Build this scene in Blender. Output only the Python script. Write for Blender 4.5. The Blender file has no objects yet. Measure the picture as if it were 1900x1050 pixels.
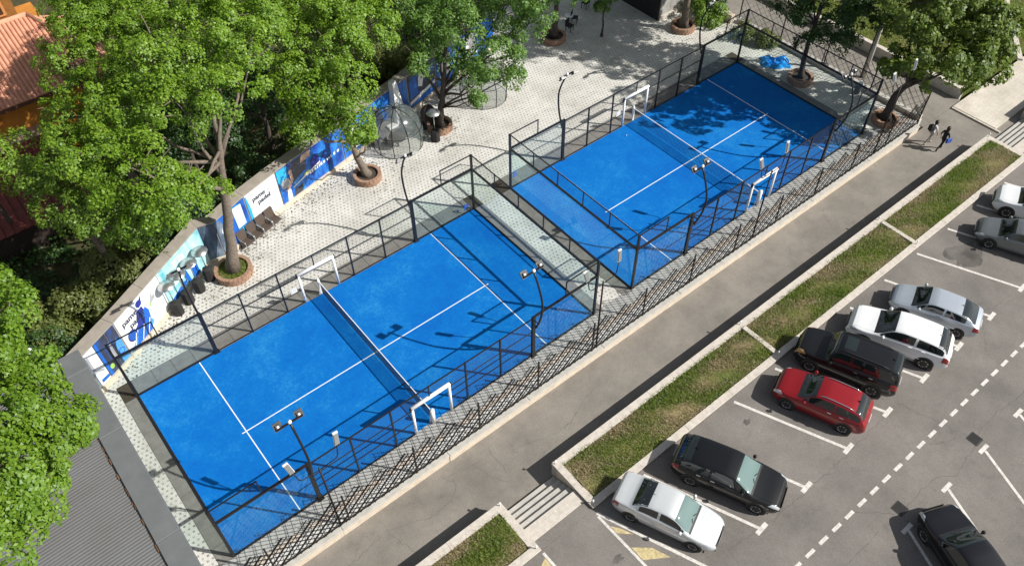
import bpy, math, random
import numpy as np
from mathutils import Vector, Matrix, Euler
random.seed(7); RNG = np.random.default_rng(7)
PI = math.pi
SC = bpy.context.scene
COL = SC.collection
# ---------------------------------------------------------------- camera, sky, sun, exposure
cam_d = bpy.data.cameras.new('camera'); cam = bpy.data.objects.new('camera', cam_d); COL.objects.link(cam)
CR = ((0.7769881561306279, -0.6294412223993662, -0.009651568635136498),
      (-0.47967294544923844, -0.5820446115901181, -0.6566109468497766),
      (0.40768035350845516, 0.5148085252434152, -0.7541676946806467))
m = Matrix.Identity(4)
for i in range(3):
    m[i][0] = CR[0][i]; m[i][1] = -CR[1][i]; m[i][2] = -CR[2][i]
m[0][3], m[1][3], m[2][3] = 0.48170, -28.07951, 32.73049
cam.matrix_world = m
cam_d.sensor_width = 36.0; cam_d.lens = 1517.31 / 1900 * 36; cam_d.clip_start = .1; cam_d.clip_end = 3000
SC.camera = cam
SUN = Vector((2.31, -2.72, 3.0)).normalized()
w = bpy.data.worlds.new("World"); SC.world = w; w.use_nodes = True
nt = w.node_tree; nt.nodes.clear()
sky = nt.nodes.new('ShaderNodeTexSky'); sky.sky_type = 'NISHITA'; sky.sun_disc = False
sky.sun_elevation = math.asin(SUN.z); sky.sun_rotation = math.atan2(SUN.x, SUN.y)
sky.air_density = 1.0; sky.dust_density = 1.2; sky.ozone_density = 1.0
bg = nt.nodes.new('ShaderNodeBackground'); bg.inputs[1].default_value = 0.078
wo = nt.nodes.new('ShaderNodeOutputWorld')
hs = nt.nodes.new('ShaderNodeHueSaturation'); hs.inputs['Saturation'].default_value = .5   # hazy, milky sky: less blue
nt.links.new(sky.outputs[0], hs.inputs['Color']); nt.links.new(hs.outputs[0], bg.inputs[0]); nt.links.new(bg.outputs[0], wo.inputs[0])
sl = bpy.data.lights.new('sun', 'SUN'); sl.energy = 4.9; sl.angle = math.radians(.53); sl.color = (1, .965, .9)
so = bpy.data.objects.new('sun', sl); COL.objects.link(so); so.rotation_euler = SUN.to_track_quat('Z', 'Y').to_euler(); so.location = (40, -40, 60)
SC.view_settings.view_transform = 'Standard'; SC.view_settings.look = 'None'
SC.view_settings.exposure = 0.3; SC.view_settings.gamma = 1; SC.view_settings.use_curve_mapping = False
SC.cycles.max_bounces = 8; SC.cycles.transparent_max_bounces = 24
SC.cycles.use_denoising = True
# ---------------------------------------------------------------- helpers
def node_mat(name):
    mt = bpy.data.materials.new(name); mt.use_nodes = True
    n = mt.node_tree.nodes; n.clear()
    o = n.new('ShaderNodeOutputMaterial'); p = n.new('ShaderNodeBsdfPrincipled')
    mt.node_tree.links.new(p.outputs[0], o.inputs[0])
    return mt, n, mt.node_tree.links, p, o
def rgba(c): return (c[0], c[1], c[2], 1)
def M(name, col, rough=.65, metal=0., var=0., scale=4., bump=0., bscale=60., coat=0., spec=.5, col2=None, detail=5.):
    mt, n, L, p, o = node_mat(name)
    p.inputs['Roughness'].default_value = rough; p.inputs['Metallic'].default_value = metal
    p.inputs['Specular IOR Level'].default_value = spec
    if coat: p.inputs['Coat Weight'].default_value = coat; p.inputs['Coat Roughness'].default_value = .04
    if var or bump or col2:
        tc = n.new('ShaderNodeTexCoord')
    if var or col2:
        nz = n.new('ShaderNodeTexNoise'); nz.inputs['Scale'].default_value = scale; nz.inputs['Detail'].default_value = detail
        nz.inputs['Roughness'].default_value = .65
        L.new(tc.outputs['Object'], nz.inputs['Vector'])
        r = n.new('ShaderNodeValToRGB'); r.color_ramp.elements[0].position = .3; r.color_ramp.elements[1].position = .7
        a = tuple(c * (1 - var) for c in col); b = col2 or tuple(c * (1 + var) for c in col)
        r.color_ramp.elements[0].color = rgba(a); r.color_ramp.elements[1].color = rgba(b)
        L.new(nz.outputs[0], r.inputs[0]); L.new(r.outputs[0], p.inputs['Base Color'])
    else:
        p.inputs['Base Color'].default_value = rgba(col)
    if bump:
        nb = n.new('ShaderNodeTexNoise'); nb.inputs['Scale'].default_value = bscale; nb.inputs['Detail'].default_value = 4
        L.new(tc.outputs['Object'], nb.inputs['Vector'])
        bp = n.new('ShaderNodeBump'); bp.inputs['Strength'].default_value = bump; bp.inputs['Distance'].default_value = .01
        L.new(nb.outputs[0], bp.inputs['Height']); L.new(bp.outputs[0], p.inputs['Normal'])
    return mt
class MB:
    def __init__(s): s.v = []; s.f = []
    def add(s, vs, fs):
        b = len(s.v); s.v += [tuple(q) for q in vs]; s.f += [tuple(b + i for i in q) for q in fs]; return s
    def box(s, x0, x1, y0, y1, z0, z1):
        return s.add([(x0, y0, z0), (x1, y0, z0), (x1, y1, z0), (x0, y1, z0), (x0, y0, z1), (x1, y0, z1), (x1, y1, z1), (x0, y1, z1)],
                     [(0, 3, 2, 1), (4, 5, 6, 7), (0, 1, 5, 4), (1, 2, 6, 5), (2, 3, 7, 6), (3, 0, 4, 7)])
    def bbox(s, x0, x1, y0, y1, z0, z1, b=.01):   # box whose top edges are chamfered
        pts = [(x0, y0, z0), (x1, y0, z0), (x1, y1, z0), (x0, y1, z0), (x0, y0, z1 - b), (x1, y0, z1 - b), (x1, y1, z1 - b), (x0, y1, z1 - b),
               (x0 + b, y0 + b, z1), (x1 - b, y0 + b, z1), (x1 - b, y1 - b, z1), (x0 + b, y1 - b, z1)]
        return s.add(pts, [(0, 3, 2, 1), (0, 1, 5, 4), (1, 2, 6, 5), (2, 3, 7, 6), (3, 0, 4, 7), (4, 5, 9, 8), (5, 6, 10, 9), (6, 7, 11, 10), (7, 4, 8, 11), (8, 9, 10, 11)])
    def bar(s, p, q, w, h=None, up=(0, 0, 1), cap=True):
        p = Vector(p); q = Vector(q); h = h or w; d = (q - p).normalized(); u = Vector(up)
        if abs(d.dot(u)) > .98: u = Vector((1, 0, 0))
        r = d.cross(u).normalized() * (w / 2); t = r.cross(d).normalized() * (h / 2)
        vs = [p - r - t, p + r - t, p + r + t, p - r + t, q - r - t, q + r - t, q + r + t, q - r + t]
        fs = [(0, 1, 5, 4), (1, 2, 6, 5), (2, 3, 7, 6), (3, 0, 4, 7)]
        if cap: fs += [(3, 2, 1, 0), (4, 5, 6, 7)]
        return s.add(vs, fs)
    def tube(s, pts, rad, n=8, cap=True):
        pts = [Vector(p) for p in pts]; k = len(pts)
        rad = rad if isinstance(rad, (list, tuple)) else [rad] * k
        base = len(s.v); ref = None
        for i, p in enumerate(pts):
            d = (pts[min(i + 1, k - 1)] - pts[max(i - 1, 0)]).normalized()
            if ref is None:
                ref = Vector((1, 0, 0)) if abs(d.x) < .9 else Vector((0, 1, 0))
            r = (ref - d * ref.dot(d)).normalized(); ref = r; t = d.cross(r)
            for j in range(n):
                a = 2 * PI * j / n; s.v.append(tuple(p + (r * math.cos(a) + t * math.sin(a)) * rad[i]))
        for i in range(k - 1):
            for j in range(n):
                a = base + i * n + j; b = base + i * n + (j + 1) % n
                s.f.append((a, b, b + n, a + n))
        if cap:
            s.f.append(tuple(base + j for j in reversed(range(n)))); s.f.append(tuple(base + (k - 1) * n + j for j in range(n)))
        return s
    def lathe(s, prof, n=24, c=(0, 0, 0), a0=0, a1=2 * PI):
        base = len(s.v); full = abs(a1 - a0 - 2 * PI) < 1e-6; m_ = n if full else n + 1
        for (r, z) in prof:
            for j in range(m_):
                a = a0 + (a1 - a0) * j / n; s.v.append((c[0] + r * math.cos(a), c[1] + r * math.sin(a), c[2] + z))
        for i in range(len(prof) - 1):
            for j in range(n):
                j2 = (j + 1) % m_ if full else j + 1
                s.f.append((base + i * m_ + j, base + i * m_ + j2, base + (i + 1) * m_ + j2, base + (i + 1) * m_ + j))
        return s
    def prism(s, poly, z0, z1):
        n = len(poly); vs = [(p[0], p[1], z0) for p in poly] + [(p[0], p[1], z1) for p in poly]
        return s.add(vs, [tuple(reversed(range(n))), tuple(range(n, 2 * n))] + [(i, (i + 1) % n, n + (i + 1) % n, n + i) for i in range(n)])
    def poly(s, pts): return s.add(pts, [tuple(range(len(pts)))])
    def obj(s, name, mat, parent=None, smooth=False, kind=None, label=None, loc=None):
        me = bpy.data.meshes.new(name); me.from_pydata(s.v, [], s.f); me.materials.append(mat)
        if smooth: me.shade_smooth()
        return link(name, me, parent, kind, label, loc)
def link(name, me, parent=None, kind=None, label=None, loc=None):
    o = bpy.data.objects.new(name, me); COL.objects.link(o)
    if parent: o.parent = parent
    if kind: o['kind'] = kind
    if label: o['label'] = label
    if loc: o.location = loc
    return o
def tag(o, label, cat, group=None):
    o['label'] = label; o['category'] = cat
    if group: o['group'] = group
    return o
def thing(name, label, cat, loc=(0, 0, 0), rz=0., group=None):
    o = bpy.data.objects.new(name, None); COL.objects.link(o); o.location = loc; o.rotation_euler = (0, 0, rz)
    o.empty_display_size = .2
    return tag(o, label, cat, group)
def struct(name, mb, mat, parent=None): return mb.obj(name, mat, parent, kind='structure')
def copy_tree(o, parent=None):
    c = o.copy(); COL.objects.link(c)
    if parent: c.parent = parent
    for ch in list(o.children): copy_tree(ch, c)
    return c
def dup(o, loc, rz=None, label=None):
    c = copy_tree(o); c.location = loc
    if rz is not None: c.rotation_euler = (0, 0, rz)
    if label: c['label'] = label
    return c
def np_mesh(name, V, F, mat, parent=None, kind=None, loc=None):   # V (n,3), F (m,4) quads
    me = bpy.data.meshes.new(name); n = len(V); k = F.shape[1]; nf = len(F)
    me.vertices.add(n); me.vertices.foreach_set('co', np.asarray(V, np.float32).ravel())
    me.loops.add(nf * k); me.loops.foreach_set('vertex_index', F.astype(np.int32).ravel())
    me.polygons.add(nf); me.polygons.foreach_set('loop_start', np.arange(nf, dtype=np.int32) * k)
    me.update(calc_edges=True); me.materials.append(mat)
    return link(name, me, parent, kind, None, loc)
# ---------------------------------------------------------------- materials
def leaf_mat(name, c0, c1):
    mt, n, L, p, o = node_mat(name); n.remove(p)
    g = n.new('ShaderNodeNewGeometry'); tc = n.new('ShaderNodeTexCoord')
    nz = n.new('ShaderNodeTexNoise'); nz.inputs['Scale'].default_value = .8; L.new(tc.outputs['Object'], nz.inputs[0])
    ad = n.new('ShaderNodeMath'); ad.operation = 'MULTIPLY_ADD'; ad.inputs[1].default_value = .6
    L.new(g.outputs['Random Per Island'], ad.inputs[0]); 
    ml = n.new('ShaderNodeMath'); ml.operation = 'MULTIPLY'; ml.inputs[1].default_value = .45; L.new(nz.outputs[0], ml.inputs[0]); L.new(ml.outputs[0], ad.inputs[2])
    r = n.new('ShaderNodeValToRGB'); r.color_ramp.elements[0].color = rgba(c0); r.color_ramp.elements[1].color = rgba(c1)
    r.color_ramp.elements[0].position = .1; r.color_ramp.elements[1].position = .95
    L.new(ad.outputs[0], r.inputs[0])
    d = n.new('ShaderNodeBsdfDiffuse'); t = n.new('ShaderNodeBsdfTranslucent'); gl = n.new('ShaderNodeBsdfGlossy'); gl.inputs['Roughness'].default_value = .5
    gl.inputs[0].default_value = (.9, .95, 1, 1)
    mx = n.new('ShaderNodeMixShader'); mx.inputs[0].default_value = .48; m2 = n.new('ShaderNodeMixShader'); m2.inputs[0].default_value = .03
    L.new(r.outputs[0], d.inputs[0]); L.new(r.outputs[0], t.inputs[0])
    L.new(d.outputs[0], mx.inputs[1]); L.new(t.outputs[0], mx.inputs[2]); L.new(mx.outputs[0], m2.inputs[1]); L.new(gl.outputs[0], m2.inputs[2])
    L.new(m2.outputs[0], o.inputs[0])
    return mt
def glass_mat(name, tint, gloss, rough=.02, gcol=(1, 1, 1), dif=.03):
    mt, n, L, p, o = node_mat(name); n.remove(p)
    t = n.new('ShaderNodeBsdfTransparent'); t.inputs[0].default_value = rgba(tint)
    g = n.new('ShaderNodeBsdfGlossy'); g.inputs['Roughness'].default_value = rough; g.inputs[0].default_value = rgba(gcol)
    d = n.new('ShaderNodeBsdfDiffuse'); d.inputs[0].default_value = (.55, .66, .62, 1)
    mx = n.new('ShaderNodeMixShader'); fr = n.new('ShaderNodeLayerWeight'); pw = n.new('ShaderNodeMath'); pw.operation = 'POWER'; pw.inputs[1].default_value = 4; L.new(fr.outputs['Facing'], pw.inputs[0]); mm = n.new('ShaderNodeMath'); mm.operation = 'MULTIPLY_ADD'; mm.inputs[1].default_value = .3; mm.inputs[2].default_value = gloss; mm.use_clamp = True; L.new(pw.outputs[0], mm.inputs[0]); L.new(mm.outputs[0], mx.inputs[0]); L.new(t.outputs[0], mx.inputs[1]); L.new(g.outputs[0], mx.inputs[2])
    m2 = n.new('ShaderNodeMixShader'); m2.inputs[0].default_value = dif; L.new(mx.outputs[0], m2.inputs[1]); L.new(d.outputs[0], m2.inputs[2])
    L.new(m2.outputs[0], o.inputs[0]); return mt
def asphalt(name, c, sc, cracks=True):
    mt, n, L, p, o = node_mat(name); tc = n.new('ShaderNodeTexCoord')
    def noise(s, d=6, r=.6):
        q = n.new('ShaderNodeTexNoise'); q.inputs['Scale'].default_value = s; q.inputs['Detail'].default_value = d; q.inputs['Roughness'].default_value = r
        L.new(tc.outputs['Object'], q.inputs['Vector']); return q
    def mul(a, b):
        q = n.new('ShaderNodeMix'); q.data_type = 'RGBA'; q.blend_type = 'MULTIPLY'; q.inputs[0].default_value = 1
        L.new(a, q.inputs[6]); L.new(b, q.inputs[7]); return q.outputs[2]
    def ramp(src, p0, c0, p1, c1):
        q = n.new('ShaderNodeValToRGB'); e = q.color_ramp.elements; e[0].position = p0; e[1].position = p1
        e[0].color = rgba(c0); e[1].color = rgba(c1); L.new(src, q.inputs[0]); return q.outputs[0]
    a = ramp(noise(sc, 9, .68).outputs[0], .33, tuple(x * .74 for x in c), .68, tuple(x * 1.2 for x in c))
    b = ramp(noise(16, 8, .85).outputs[0], .28, (.62,) * 3, .72, (1.34,) * 3)
    col = mul(a, b)
    s2 = ramp(noise(1.7, 8, .7).outputs[0], .58, (1, 1, 1), .8, (.66, .64, .62)); col = mul(col, s2)
    if cracks:
        mp = n.new('ShaderNodeMix'); mp.data_type = 'VECTOR'; mp.inputs[0].default_value = .12
        nv = noise(1.2, 4)
        L.new(tc.outputs['Object'], mp.inputs[4]); L.new(nv.outputs[1], mp.inputs[5])
        vo = n.new('ShaderNodeTexVoronoi'); vo.feature = 'DISTANCE_TO_EDGE'; vo.inputs['Scale'].default_value = .38; L.new(mp.outputs[1], vo.inputs['Vector'])
        ms = noise(.35, 2)
        cr = ramp(vo.outputs[0], .004, (.55, .53, .5), .012, (1, 1, 1))
        mk = n.new('ShaderNodeMix'); mk.data_type = 'RGBA'; L.new(ramp(ms.outputs[0], .5, (0, 0, 0), .56, (1, 1, 1)), mk.inputs[0])
        mk.inputs[6].default_value = (1, 1, 1, 1); L.new(cr, mk.inputs[7]); col = mul(col, mk.outputs[2])
    L.new(col, p.inputs['Base Color']); p.inputs['Roughness'].default_value = .9
    bp = n.new('ShaderNodeBump'); bp.inputs['Strength'].default_value = .35; bp.inputs['Distance'].default_value = .01
    L.new(noise(110, 3).outputs[0], bp.inputs['Height']); L.new(bp.outputs[0], p.inputs['Normal'])
    return mt
def paver_mat(name, light, dark, pitch, size, rot=0.):
    mt, n, L, p, o = node_mat(name); tc = n.new('ShaderNodeTexCoord')
    mp = n.new('ShaderNodeMapping'); mp.inputs['Scale'].default_value = (1 / pitch, 1 / pitch, 0); mp.inputs['Rotation'].default_value = (0, 0, rot); mp.inputs['Location'].default_value = (0, 0, .5)
    L.new(tc.outputs['Object'], mp.inputs[0])
    br = n.new('ShaderNodeTexBrick'); br.offset = .5; br.inputs['Scale'].default_value = 1; br.inputs['Brick Width'].default_value = 1; br.inputs['Row Height'].default_value = 1
    br.inputs['Mortar Size'].default_value = (1 - size) / 2; br.inputs['Mortar Smooth'].default_value = .1
    br.inputs['Color1'].default_value = rgba(dark); br.inputs['Color2'].default_value = rgba(tuple(.45 * l + .55 * d for l, d in zip(light, dark))); br.inputs['Mortar'].default_value = (1, 1, 1, 1)
    L.new(mp.outputs[0], br.inputs['Vector'])
    b2 = n.new('ShaderNodeTexBrick'); b2.offset = .5; b2.inputs['Scale'].default_value = 2; b2.inputs['Brick Width'].default_value = 1; b2.inputs['Row Height'].default_value = .5
    b2.inputs['Mortar Size'].default_value = .05; b2.inputs['Color1'].default_value = rgba(light); b2.inputs['Color2'].default_value = rgba(tuple(c * .9 for c in light)); b2.inputs['Mortar'].default_value = rgba(tuple(c * .62 for c in light))
    L.new(mp.outputs[0], b2.inputs['Vector'])
    mx = n.new('ShaderNodeMix'); mx.data_type = 'RGBA'; L.new(br.outputs['Fac'], mx.inputs[0]); L.new(br.outputs['Color'], mx.inputs[6]); L.new(b2.outputs['Color'], mx.inputs[7])
    nz = n.new('ShaderNodeTexNoise'); nz.inputs['Scale'].default_value = .5; nz.inputs['Detail'].default_value = 8; nz.inputs['Roughness'].default_value = .7; L.new(tc.outputs['Object'], nz.inputs[0])
    r = n.new('ShaderNodeValToRGB'); r.color_ramp.elements[0].color = (.74, .72, .68, 1); r.color_ramp.elements[1].color = (1.08, 1.07, 1.05, 1); r.color_ramp.elements[0].position = .3; r.color_ramp.elements[1].position = .62
    L.new(nz.outputs[0], r.inputs[0])
    mu = n.new('ShaderNodeMix'); mu.data_type = 'RGBA'; mu.blend_type = 'MULTIPLY'; mu.inputs[0].default_value = 1; L.new(mx.outputs[2], mu.inputs[6]); L.new(r.outputs[0], mu.inputs[7])
    L.new(mu.outputs[2], p.inputs['Base Color']); p.inputs['Roughness'].default_value = .85
    bp = n.new('ShaderNodeBump'); bp.inputs['Strength'].default_value = .3; bp.inputs['Distance'].default_value = .01; L.new(b2.outputs['Fac'], bp.inputs['Height']); bp.invert = True
    L.new(bp.outputs[0], p.inputs['Normal'])
    return mt
def turf_mat():
    mt, n, L, p, o = node_mat('blue_turf'); tc = n.new('ShaderNodeTexCoord')
    def noise(s, d, r):
        q = n.new('ShaderNodeTexNoise'); q.inputs['Scale'].default_value = s; q.inputs['Detail'].default_value = d; q.inputs['Roughness'].default_value = r; L.new(tc.outputs['Object'], q.inputs[0]); return q
    r = n.new('ShaderNodeValToRGB'); e = r.color_ramp.elements
    e[0].position = .41; e[0].color = (.001, .105, .43, 1); e[1].position = .68; e[1].color = (.028, .255, .56, 1)
    e2 = r.color_ramp.elements.new(.53); e2.color = (.0015, .145, .48, 1)
    ad = n.new('ShaderNodeMath'); ad.operation = 'MULTIPLY_ADD'; ad.inputs[1].default_value = .42
    L.new(noise(7, 8, .85).outputs[0], ad.inputs[0]); 
    sb = n.new('ShaderNodeMath'); sb.operation = 'MULTIPLY'; sb.inputs[1].default_value = .6; L.new(noise(.24, 9, .8).outputs[0], sb.inputs[0]); L.new(sb.outputs[0], ad.inputs[2])
    L.new(ad.outputs[0], r.inputs[0]); L.new(r.outputs[0], p.inputs['Base Color']); p.inputs['Roughness'].default_value = .9; p.inputs['Specular IOR Level'].default_value = .15
    bp = n.new('ShaderNodeBump'); bp.inputs['Strength'].default_value = .25; bp.inputs['Distance'].default_value = .01; L.new(noise(140, 2, .5).outputs[0], bp.inputs['Height']); L.new(bp.outputs[0], p.inputs['Normal'])
    return mt
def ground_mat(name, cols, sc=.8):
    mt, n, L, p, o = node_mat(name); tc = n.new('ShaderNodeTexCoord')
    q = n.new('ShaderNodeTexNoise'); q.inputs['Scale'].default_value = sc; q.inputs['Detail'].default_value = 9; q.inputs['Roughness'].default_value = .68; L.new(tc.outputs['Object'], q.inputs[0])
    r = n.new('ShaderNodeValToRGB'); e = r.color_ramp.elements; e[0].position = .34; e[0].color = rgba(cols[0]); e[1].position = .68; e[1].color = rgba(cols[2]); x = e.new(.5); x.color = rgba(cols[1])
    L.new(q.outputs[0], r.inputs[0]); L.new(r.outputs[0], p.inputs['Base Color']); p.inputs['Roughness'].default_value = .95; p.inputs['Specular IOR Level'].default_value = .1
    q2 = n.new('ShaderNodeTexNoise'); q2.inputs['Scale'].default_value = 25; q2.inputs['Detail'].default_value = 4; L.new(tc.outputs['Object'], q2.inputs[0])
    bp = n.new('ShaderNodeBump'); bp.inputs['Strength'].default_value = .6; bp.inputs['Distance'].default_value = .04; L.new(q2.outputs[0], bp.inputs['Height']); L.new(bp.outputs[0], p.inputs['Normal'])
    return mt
m_turf = turf_mat()
m_plaza = paver_mat('plaza_pavers', (.69, .678, .65), (.23, .222, .21), .225, .40, rot=0)
m_terrace = paver_mat('terrace_pavers', (.66, .61, .53), (.50, .46, .40), .3, .4)
m_road = asphalt('road_asphalt', (.226, .205, .178), .45, False)
m_park = asphalt('parking_asphalt', (.192, .175, .159), .3, False)
m_conc = M('concrete', (.46, .44, .40), .9, var=.16, scale=3, bump=.3)
m_kerb = M('kerb_concrete', (.54, .49, .43), .9, var=.16, scale=5, bump=.3)
m_cream = M('cream_render', (.62, .53, .42), .9, var=.14, scale=2.5, bump=.3)
m_slab = M('grey_slab', (.20, .19, .175), .9, var=.2, scale=2, bump=.3)
m_blockl = M('block_paver_light', (.60, .59, .565), .9, var=.1, scale=1.5, bump=.3)
m_blockp = M('block_paver', (.36, .36, .345), .9, var=.1, scale=1.5, bump=.3)
m_blockp2 = M('block_paver_warm', (.55, .47, .39), .9, var=.12, scale=1.5, bump=.3)
m_black = M('black_steel', (.013, .013, .014), .42, spec=.5)
m_brownsteel = M('dark_brown_steel', (.013, .010, .009), .5)
m_white = M('white_paint', (.8, .8, .79), .5, var=.04, scale=8)
m_line = M('court_line_white', (.74, .77, .8), .9, var=.08, scale=30)
m_mark = M('road_paint_white', (.60, .57, .53), .85, var=.28, scale=9, detail=8.)
m_yellow = M('road_paint_yellow', (.50, .41, .22), .9, var=.35, scale=7, detail=8.)
m_glass = glass_mat('court_glass', (.95, .985, .975), .03, gcol=(.7, .9, 1), dif=.004)
m_dome = glass_mat('dome_film', (.82, .82, .82), .07, .1, dif=.1)
m_bark = M('bark', (.17, .135, .105), .95, var=.35, scale=9, bump=.8, bscale=22)
m_barkd = M('dark_bark', (.07, .055, .045), .95, var=.35, scale=9, bump=.8, bscale=22)
m_brick = M('planter_brick', (.33, .20, .135), .9, var=.22, scale=6, bump=.4)
m_soil = M('soil', (.055, .042, .03), 1, var=.4, scale=12, bump=.8)
m_grassbase = ground_mat('grass_base', ((.27, .21, .125), (.17, .165, .06), (.09, .14, .03)), .9)
m_blade = leaf_mat('grass_blades', (.10, .195, .018), (.34, .40, .085))
m_bladedry = leaf_mat('dry_blades', (.30, .25, .15), (.56, .47, .29))
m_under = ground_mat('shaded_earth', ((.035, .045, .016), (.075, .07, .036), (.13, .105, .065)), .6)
m_lawn = ground_mat('lawn_ground', ((.10, .105, .03), (.11, .125, .03), (.07, .12, .02)), .5)
m_leafA = leaf_mat('leaf_bright', (.095, .215, .012), (.325, .49, .04))
m_leafB = leaf_mat('leaf_mid', (.085, .185, .014), (.28, .42, .045))
m_leafC = leaf_mat('leaf_deep', (.085, .19, .028), (.25, .41, .075))
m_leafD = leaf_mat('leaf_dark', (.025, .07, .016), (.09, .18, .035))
m_leafE = leaf_mat('leaf_olive', (.09, .13, .025), (.29, .32, .09))
m_leafF = leaf_mat('leaf_yellow', (.11, .23, .012), (.26, .41, .03))
m_leafG = leaf_mat('leaf_lime', (.07, .125, .014), (.25, .34, .045))
# ---------------------------------------------------------------- ground, plaza, roads
struct('ground', MB().box(-700, 800, -700, 800, -2, -1.02), M('far_ground', (.09, .10, .045), .95, var=.4, scale=.05))
WALL = [(-1.62, 1.22), (.62, 2.4), (6.45, 5.82), (7.25, 5.6), (9.4, 6.45), (11.64, 7.12), (16.47, 8.3), (22.3, 9.85), (25.0, 10.62), (31.2, 12.35)]
plaza = struct('plaza', MB().prism([(-14, -11.6), (47.1, -11.6), (47.1, 16), (31.6, 16), (31.5, 12.6)] + WALL[::-1][0:] + [(-14, 1.2)], -1.0, 0.0), m_plaza)
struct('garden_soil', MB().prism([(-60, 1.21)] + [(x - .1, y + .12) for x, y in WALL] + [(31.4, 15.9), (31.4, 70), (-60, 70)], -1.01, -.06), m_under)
struct('road', MB().box(-70, 80, -15.42, -11.9, -1.01, -.5), m_road)
struct('path', MB().box(47.12, 51.45, -11.88, 60, -1.01, -.496), m_road)
parking = struct('parking_lot', MB().box(-70, 110, -120, -17.99, -1.0, .3).box(9.79, 12.66, -17.985, -17.5, -.9, .3).box(48.2, 52.6, -17.985, -17.5, -.9, .3), m_park)
terrace = struct('terrace', MB().box(50.35, 90, -14.95, -11.95, -.9, -.37), m_terrace)
struct('terrace_kerb', MB().box(50.2, 50.34, -15.3, -11.95, -.9, -.4), m_kerb)
struct('lawn', MB().box(51.75, 130, -11.6, 70, -1, .2), m_lawn)
def stones(parent, x0, x1, y0, y1, z0, z1, step, mat, name='coping_stone', axis='x', b=.007, jit=.003):
    a, c = (x0, x1) if axis == 'x' else (y0, y1)
    n = max(1, round((c - a) / step)); st = (c - a) / n
    for i in range(n):
        p, q = a + i * st + .003, a + (i + 1) * st - .003; h = random.uniform(-jit, jit)
        mb = MB().bbox(p, q, y0, y1, z0, z1 + h, b) if axis == 'x' else MB().bbox(x0, x1, p, q, z0, z1 + h, b)
        mb.obj(name, mat, parent)
lawnwall = tag(MB().box(51.47, 51.74, -11.7, 40, -.9, .13).obj('garden_wall', m_conc), 'low shaded retaining wall between the asphalt path and the lawn', 'wall')
stones(lawnwall, 51.45, 51.8, -11.7, 30, .132, .26, 3., m_kerb, axis='y')
lk = thing('lawn_edging', 'pale stone edging strip running across the far right lawn', 'kerb', (0, 0, 0))
P0, P1 = Vector((57.6, -12.3, 0)), Vector((70, -3.4, 0))
for i in range(9):
    a = P0.lerp(P1, i / 9 + .004); b = P0.lerp(P1, (i + 1) / 9 - .004)
    MB().bar(a + Vector((0, 0, .2)), b + Vector((0, 0, .2)), .34, .16).obj('edging_stone', m_kerb, lk)
# ---------------------------------------------------------------- padel courts: turf, lines, slab surround
def court_floor(X0):
    t = struct('court_turf', MB().box(X0, X0 + 20, -10, 0, -.5, .03), m_turf)
    L = lambda a, b, c, d: MB().box(a, b, c, d, .031, .035).obj('court_line', m_line, t, kind='structure')
    L(X0 + 3.03, X0 + 3.08, -9.99, -.01); L(X0 + 16.92, X0 + 16.97, -9.99, -.01)
    L(X0 + 2.85, X0 + 3.025, -5.025, -4.975); L(X0 + 3.085, X0 + 16.915, -5.025, -4.975); L(X0 + 16.975, X0 + 17.15, -5.025, -4.975)
    s = struct('court_surround', MB().box(X0 - .72, X0 + 20.72, .02, 1.12, -.5, .004).box(X0 - .72, X0 - .02, -10.2, .018, -.5, .004).box(X0 + 20.02, X0 + 20.72, -10.2, .018, -.5, .004), m_soil)
    for i in range(20):
        MB().bbox(X0 + i + .008, X0 + i + .992, .03, 1.1, .005, .022 + random.uniform(-.004, .004), .006).obj('slab', m_slab, s)
    for i in range(11):
        for xx in (X0 - .71, X0 + 20.04):
            MB().bbox(xx, xx + .67, -10.2 + i + .008, min(-10.2 + i + .992, .01), .005, .022 + random.uniform(-.004, .004), .006).obj('slab', m_slab, s)
court_floor(0.); court_floor(22.81)
# block pavers of the narrow strip between the near court and the lattice fence
strip = struct('paved_strip', MB().box(-1.6, 46.6, -10.83, -10.03, .001, .012), m_blockp)
struct('paved_strip', MB().box(-1.6, 46.6, -11.595, -11.09, .001, .012), m_blockl, strip); struct('paved_strip', MB().box(-1.6, 46.6, -11.088, -10.832, .001, .012), m_blockp2, strip)
cnt = 0; y = -11.58; row = 0
while y < -10.1:
    x = -1.0 + (row % 2) * .22
    while x < 20.5 and cnt < 296:
        wd = .44
        MB().bbox(x + .008, x + wd - .008, y + .008, y + .242, .013, .026 + random.uniform(-.003, .003), .006).obj('paver', m_blockl if row < 2 else m_blockp2 if row == 2 and random.random() < .9 else m_blockp, strip)
        cnt += 1; x += wd
    y += .25; row += 1
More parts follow.
